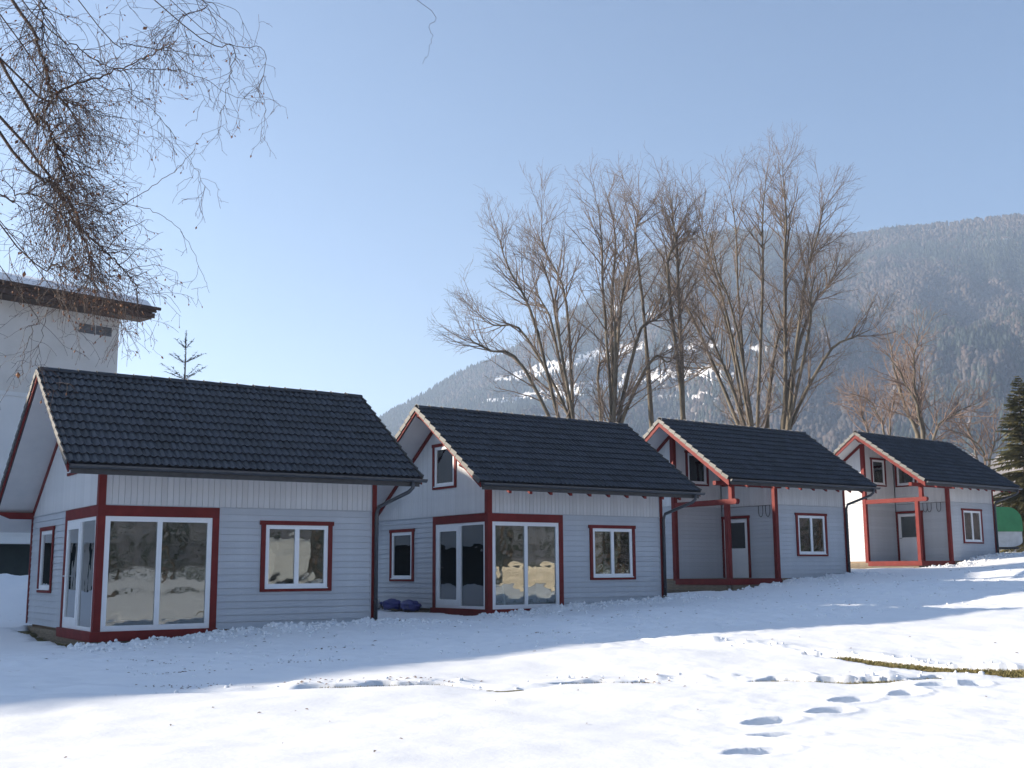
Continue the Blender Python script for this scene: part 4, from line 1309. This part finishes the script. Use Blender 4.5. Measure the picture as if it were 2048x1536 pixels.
# ------------------------------------------------------------------ caravan under a green cover
def rounded(x0, x1, z0, z1, r, n=6):
    pts = []
    for cx, cz, a0 in ((x1 - r, z0 + r * .4, -90), (x1 - r, z1 - r, 0), (x0 + r, z1 - r, 90), (x0 + r, z0 + r * .4, 180)):
        rz = r * .4 if cz < (z0 + z1) / 2 else r
        for i in range(n + 1):
            a = R(a0 + 90 * i / n); pts.append((cx + math.cos(a) * r, cz + math.sin(a) * rz))
    return pts
def caravan(loc, rz, label, cover, length=4.6):
    root = empty('caravan', loc, rz, label=label, cat='caravan', group='parked caravans')
    z0, z1 = .42, 2.45
    mb = MB(); mb.prism(rounded(0, length, z0, z1, .75), 1, -1.05, 1.05)
    obj('body', mb.mesh('body', 'caravan_white'), root)
    if cover:
        pts = [(x, max(z, 1.22)) for x, z in rounded(-.04, length + .04, z0, z1 + .05, .78)]
        mb = MB(); mb.prism(pts, 1, -1.09, 1.09)
        obj('cover', mb.mesh('cover', 'green_tarp'), root)
        mb = MB(); mb.prism([(x * .995 + .01, z + .012) for x, z in rounded(0.2, length - .2, 2.1, z1 + .10, .35)], 1, -1.0, 1.0)
        obj('snow_cap', mb.mesh('snow_cap', 'snow', True), root)
    else:
        for x in (.7, 2.9):
            mb = MB(); mb.box(x, x + 1.1, -1.07, -1.04, 1.35, 1.95)
            w = obj('window', mb.mesh('window', 'dark_steel'), root)
    for y in (-.98, .98):
        mb = MB(); mb.tube([(length / 2, y - .09, .31), (length / 2, y + .09, .31)], .31, 20)
        w = obj('wheel', mb.mesh('wheel', 'tyre_rubber'), root)
        mb = MB(); mb.tube([(length / 2, y - .1, .31), (length / 2, y + .1, .31)], .17, 14)
        obj('rim', mb.mesh('rim', 'vent_grey'), w)
    mb = MB(); mb.box(.1, length - .1, -.8, .8, .32, .44).tube([(0, 0, .42), (-.9, 0, .45)], .05, 8).tube([(-.8, 0, 0), (-.8, 0, .5)], .03, 8)
    obj('chassis', mb.mesh('chassis', 'dark_steel'), root)
    return root
zc = float(ground(26.2, 60.5))
caravan((21.95, 61.2, zc - .02), R(8), 'caravan under a green cover beside the farthest cabin', True)

# ------------------------------------------------------------------ small things round the cabins
def in_house(k, x, y, z):
    hx, hy, hz, ha = HOUSES[k]; c, q = math.cos(ha), math.sin(ha)
    return (hx + x * c - y * q, hy + x * q + y * c, z)
def on_ground(k, x, y, dz=0.0):
    p = in_house(k, x, y, 0)
    return (p[0], p[1], float(ground(p[0], p[1])) + dz)
def sack(name, loc, rz, size, mat, label, seed, tied=True):
    rs = np.random.RandomState(seed)
    n, m = 18, 28; V = []
    for i in range(n + 1):
        t = i / n; a = math.pi * t
        for j in range(m):
            b = 2 * math.pi * j / m
            r = math.sin(a) ** .55
            x = -math.cos(a) * size[0]
            fold = 1 + .10 * math.sin(3 * b + 5 * t + seed) + .08 * math.sin(7 * b - 4 * t)
            y = r * math.cos(b) * size[1] * fold; z = r * math.sin(b) * size[2] * fold
            V.append((x, y, max(z + size[2] * .8, 0) + .02 * math.sin(9 * t + 2 * b)))
    F = [(i * m + j, i * m + (j + 1) % m, (i + 1) * m + (j + 1) % m, (i + 1) * m + j) for i in range(n) for j in range(m)]
    root = empty(name, loc, rz, label=label, cat='sack')
    obj('bag', np_mesh('bag', V, F, mat, True), root)
    mb = MB(); x = size[0]
    mb.tube([(x * .9, 0, size[2] * .8), (x * 1.02, 0, size[2] * .9), (x * 1.2, .02, size[2] * 1.05), (x * 1.3, .05, size[2] * .9)], [.05, .025, .05, .07], 9)
    obj('tied_end', mb.mesh('tied_end', mat, True), root)
sack('white_sack', on_ground(1, -.75, 5.0, .10), R(120), (.55, .30, .17), 'white_sack', 'white sack lying against the gable of the second cabin', 1)
sack('blue_sack', on_ground(1, -.55, 3.95, .12), R(150), (.30, .20, .15), 'blue_sack', 'small blue bag beside the white sack at the second cabin', 2)
sack('blue_sack', on_ground(1, -.45, 3.15, .10), R(115), (.42, .24, .16), 'blue_sack', 'larger blue bag next to the glazed corner of the second cabin', 3)
for k, x, y, rz, ln, lab in ((0, 6.35, -.35, .25, 1.0, 'short plank in the snow under the downspout of the nearest cabin'), (1, 6.3, -.3, .2, 1.1, 'short plank in the snow under the downspout of the second cabin'),
                            (1, -.35, 5.4, -1.4, 3.2, 'long weathered plank along the gable base of the second cabin')):
    p = on_ground(k, x, y, .12)
    mb = MB(); mb.prism([(-.09, 0), (.09, .004), (.085, .045), (-.085, .04)], 0, -ln / 2, ln / 2)
    o = obj('wooden_plank', mb.mesh('wooden_plank', 'plank_wood'), None, p, (.02, .03, HOUSES[k][3] + rz), label=lab, cat='plank')

def garden_chair(loc, rz, label):
    root = empty('garden_chair', loc, rz, label=label, cat='chair')
    W_ = 'white_plastic'
    mb = MB(); mb.prism([(-.24, .42), (.24, .40), (.25, .425), (-.24, .45)], 0, -.24, .24); obj('seat', mb.mesh('seat', W_), root)
    for x in (-.23, .23):
        for y, t in ((-.22, -.06), (.23, .05)):
            mb = MB(); mb.tube([(x * 1.1, y + t, 0), (x, y, .42)], [.022, .03], 8); obj('leg', mb.mesh('leg', W_), root)
        mb = MB(); mb.tube([(x * 1.05, .22, .42), (x * 1.1, .18, .63), (x * 1.1, -.12, .65), (x * 1.1, -.2, .42)], .02, 8); obj('armrest', mb.mesh('armrest', W_), root)
    for i in range(7):
        x = -.18 + .06 * i
        mb = MB(); mb.tube([(x, -.22, .43), (x * 1.1, -.28, .65), (x * 1.15, -.33, .86 + .03 * (1 - abs(i - 3) / 3))], .014, 6); obj('back_slat', mb.mesh('back_slat', W_), root)
    mb = MB(); mb.tube([(-.22, -.30, .78), (-.18, -.33, .87), (0, -.34, .90), (.18, -.33, .87), (.22, -.30, .78)], .02, 8); obj('back_rail', mb.mesh('back_rail', W_), root)
garden_chair(in_house(1, .75, .95, HOUSES[1][2]), HOUSES[1][3] + 3.4, 'white plastic garden chair inside the glazed corner of the second cabin')

def litter():
    rs = np.random.RandomState(9)
    V, F, n = [], [], 0
    spots = [(-4.6, 16.4), (-3.2, 17.6), (-4.0, 14.6), (-2.4, 14.5), (-1.1, 14.7), (-5.6, 18.2), (.6, 22.4), (-3.4, 20.5), (1.6, 14.6)]
    for k in range(520):
        if k >= 260:
            sx, sy = spots[k % len(spots)]
            x, y = sx + rs.normal(0, .32), sy + rs.normal(0, .16)
        elif k < 200:
            s_ = rs.uniform(-3, 34); c_ = -abs(rs.normal(2.2, 2.6)) - .5
            ca, sa = math.cos(.70), math.sin(.70)
            x = -8.2 + s_ * ca - c_ * sa; y = 22.9 + s_ * sa + c_ * ca
        else:
            x, y = rs.uniform(-6, 9), rs.uniform(9, 20)
        z = float(snow_height(np.array([x]), np.array([y]))[0]) + .006
        L = rs.uniform(.02, .055) * (1 if k < 200 else .55 if k < 260 else .6); a = rs.uniform(0, 6.28); t = rs.uniform(-.3, .5)
        d = np.array([math.cos(a), math.sin(a), t * .5]) * L; e = np.array([-math.sin(a), math.cos(a), .2]) * L * .45
        p = np.array([x, y, z])
        V += [p - d, p + e + [0, 0, .008], p + d, p - e + [0, 0, .008]]; F.append((n, n + 1, n + 2, n + 3)); n += 4
    obj('fallen_leaves', np_mesh('fallen_leaves', V, F, 'dry_leaf'), kind='stuff', label='dry brown leaves and bark bits scattered on the snow')
litter()

def clods():
    """broken crumbs of snow along the shovelled banks and the track edges"""
    rs = np.random.RandomState(17)
    P = []
    for k, (hx, hy, hz, ha) in enumerate(HOUSES):
        n = (900, 800, 420, 420)[k]
        u = rs.uniform(-.5, HL + 1.6, n); v = -np.abs(rs.normal(.25, .55, n)) - .12
        c, q = math.cos(ha), math.sin(ha)
        P.append(np.stack([hx + u * c - v * q, hy + u * q + v * c, rs.uniform(.014, .06, n) * rs.uniform(.5, 1, n)], 1))
    for line, n in ((E1, 60), (E2, 70)):
        a = np.array(line); t = rs.uniform(0, len(a) - 1.001, n); i = t.astype(int); f = (t - i)[:, None]
        q = a[i] * (1 - f) + a[i + 1] * f
        q = q + np.stack([rs.normal(0, .12, n), np.abs(rs.normal(.05, .28, n))], 1)
        P.append(np.concatenate([q, rs.uniform(.008, .03, (n, 1))], 1))
    n = 900
    ca, sa = math.cos(.68), math.sin(.68)
    s_ = rs.uniform(-2, 30, n); c_ = -rs.uniform(.6, 8, n)
    P.append(np.stack([-8.2 + s_ * ca - c_ * sa, 22.9 + s_ * sa + c_ * ca, rs.uniform(.008, .03, n)], 1))
    P = np.concatenate(P)
    P = P[~bare_mask(P[:, 0], P[:, 1])]
    z = snow_height(P[:, 0], P[:, 1]); m = len(P)
    T = np.array([(0, 0, 1), (.94, 0, .35), (.29, .9, .3), (-.76, .55, .4), (-.76, -.55, .3), (.29, -.9, .35), (.6, .45, -.5), (-.3, .8, -.5), (-.8, -.1, -.5), (.2, -.8, -.5)])
    F = [(0, 1, 2), (0, 2, 3), (0, 3, 4), (0, 4, 5), (0, 5, 1), (1, 6, 2), (2, 6, 7), (2, 7, 3), (3, 7, 8), (3, 8, 4), (4, 8, 9), (4, 9, 5), (5, 9, 1), (1, 9, 6)]
    V = T[None] * (1 + rs.normal(0, .25, (m, 10, 3))) * P[:, None, 2:3] * rs.uniform(.7, 1.4, (m, 1, 3))
    V += np.stack([P[:, 0], P[:, 1], z + P[:, 2] * .2], 1)[:, None]
    f = (np.array(F)[None] + (np.arange(m) * 10)[:, None, None]).reshape(-1, 3)
    obj('snow_crumbs', np_mesh('snow_crumbs', V.reshape(-1, 3), f, 'snow', True), kind='stuff', label='loose crumbs of snow along the shovelled banks')
clods()

# ------------------------------------------------------------------ right of the picture: what the windows mirror
for x, y, rz, lab in ((21.5, 8.0, R(-60), 'white caravan standing right of the picture, nearest the snow path'), (28.5, 1.5, R(-50), 'white caravan right of the picture, second along the hedge'),
                      (37.0, -3.0, R(-62), 'white caravan right of the picture, farthest along the hedge'), (33.0, 17.5, R(-80), 'white caravan right of the picture beside the timber stack')):
    caravan((x, y, float(ground(x, y)) + .08), rz, lab, False)
def timber_stack(x, y, rz):
    root = empty('timber_stack', (x, y, float(ground(x, y)) + .05), rz, label='stack of fresh sawn timber right of the picture', cat='timber')
    rng = random.Random(4)
    for r in range(6):
        for c in range(7):
            o = obj('beam', box_mesh(3.2, .15, .13, 'cut_timber'), root, (-1.6 + rng.uniform(-.06, .06), -.56 + c * .16, .1 + r * .145))
    for xx in (-1.2, 1.1):
        obj('bearer', box_mesh(.12, 1.3, .1, 'plank_wood'), root, (xx, -.62, 0))
timber_stack(29.5, 21.3, R(70))
hm = None
_hr = random.Random(8)
for k in range(26):
    x, y = 56 + 7 * math.sin(k * 1.9) + _hr.uniform(-2, 2), -34 + k * 2.9 + _hr.uniform(-.8, .8)
    hm2 = conifer('hedge_conifer', (x, y), 12.5, 3.0, 60 + k, 'dark conifer in the tall hedge right of the picture', 'spruce_needles', dens=.8, group='conifers right of the picture', mesh=hm)
    hm = hm or hm2

# ------------------------------------------------------------------ winter haze in the valley
def haze():
    mb = MB(); mb.box(-5600, 5600, -5600, 5600, -4, 800)
    m = bpy.data.materials.new('haze'); m.use_nodes = True; MATS['haze'] = m
    nt = m.node_tree
    nt.nodes.remove(nt.nodes['Principled BSDF'])
    pv = nt.nodes.new('ShaderNodeVolumePrincipled')
    pv.inputs['Color'].default_value = (0.60, 0.76, 1.0, 1)
    pv.inputs['Density'].default_value = 0.00023
    pv.inputs['Anisotropy'].default_value = 0.3
    nt.links.new(pv.outputs[0], nt.nodes['Material Output'].inputs['Volume'])
    obj('haze', mb.mesh('haze', 'haze'), kind='stuff', label='pale winter haze filling the valley')
haze()
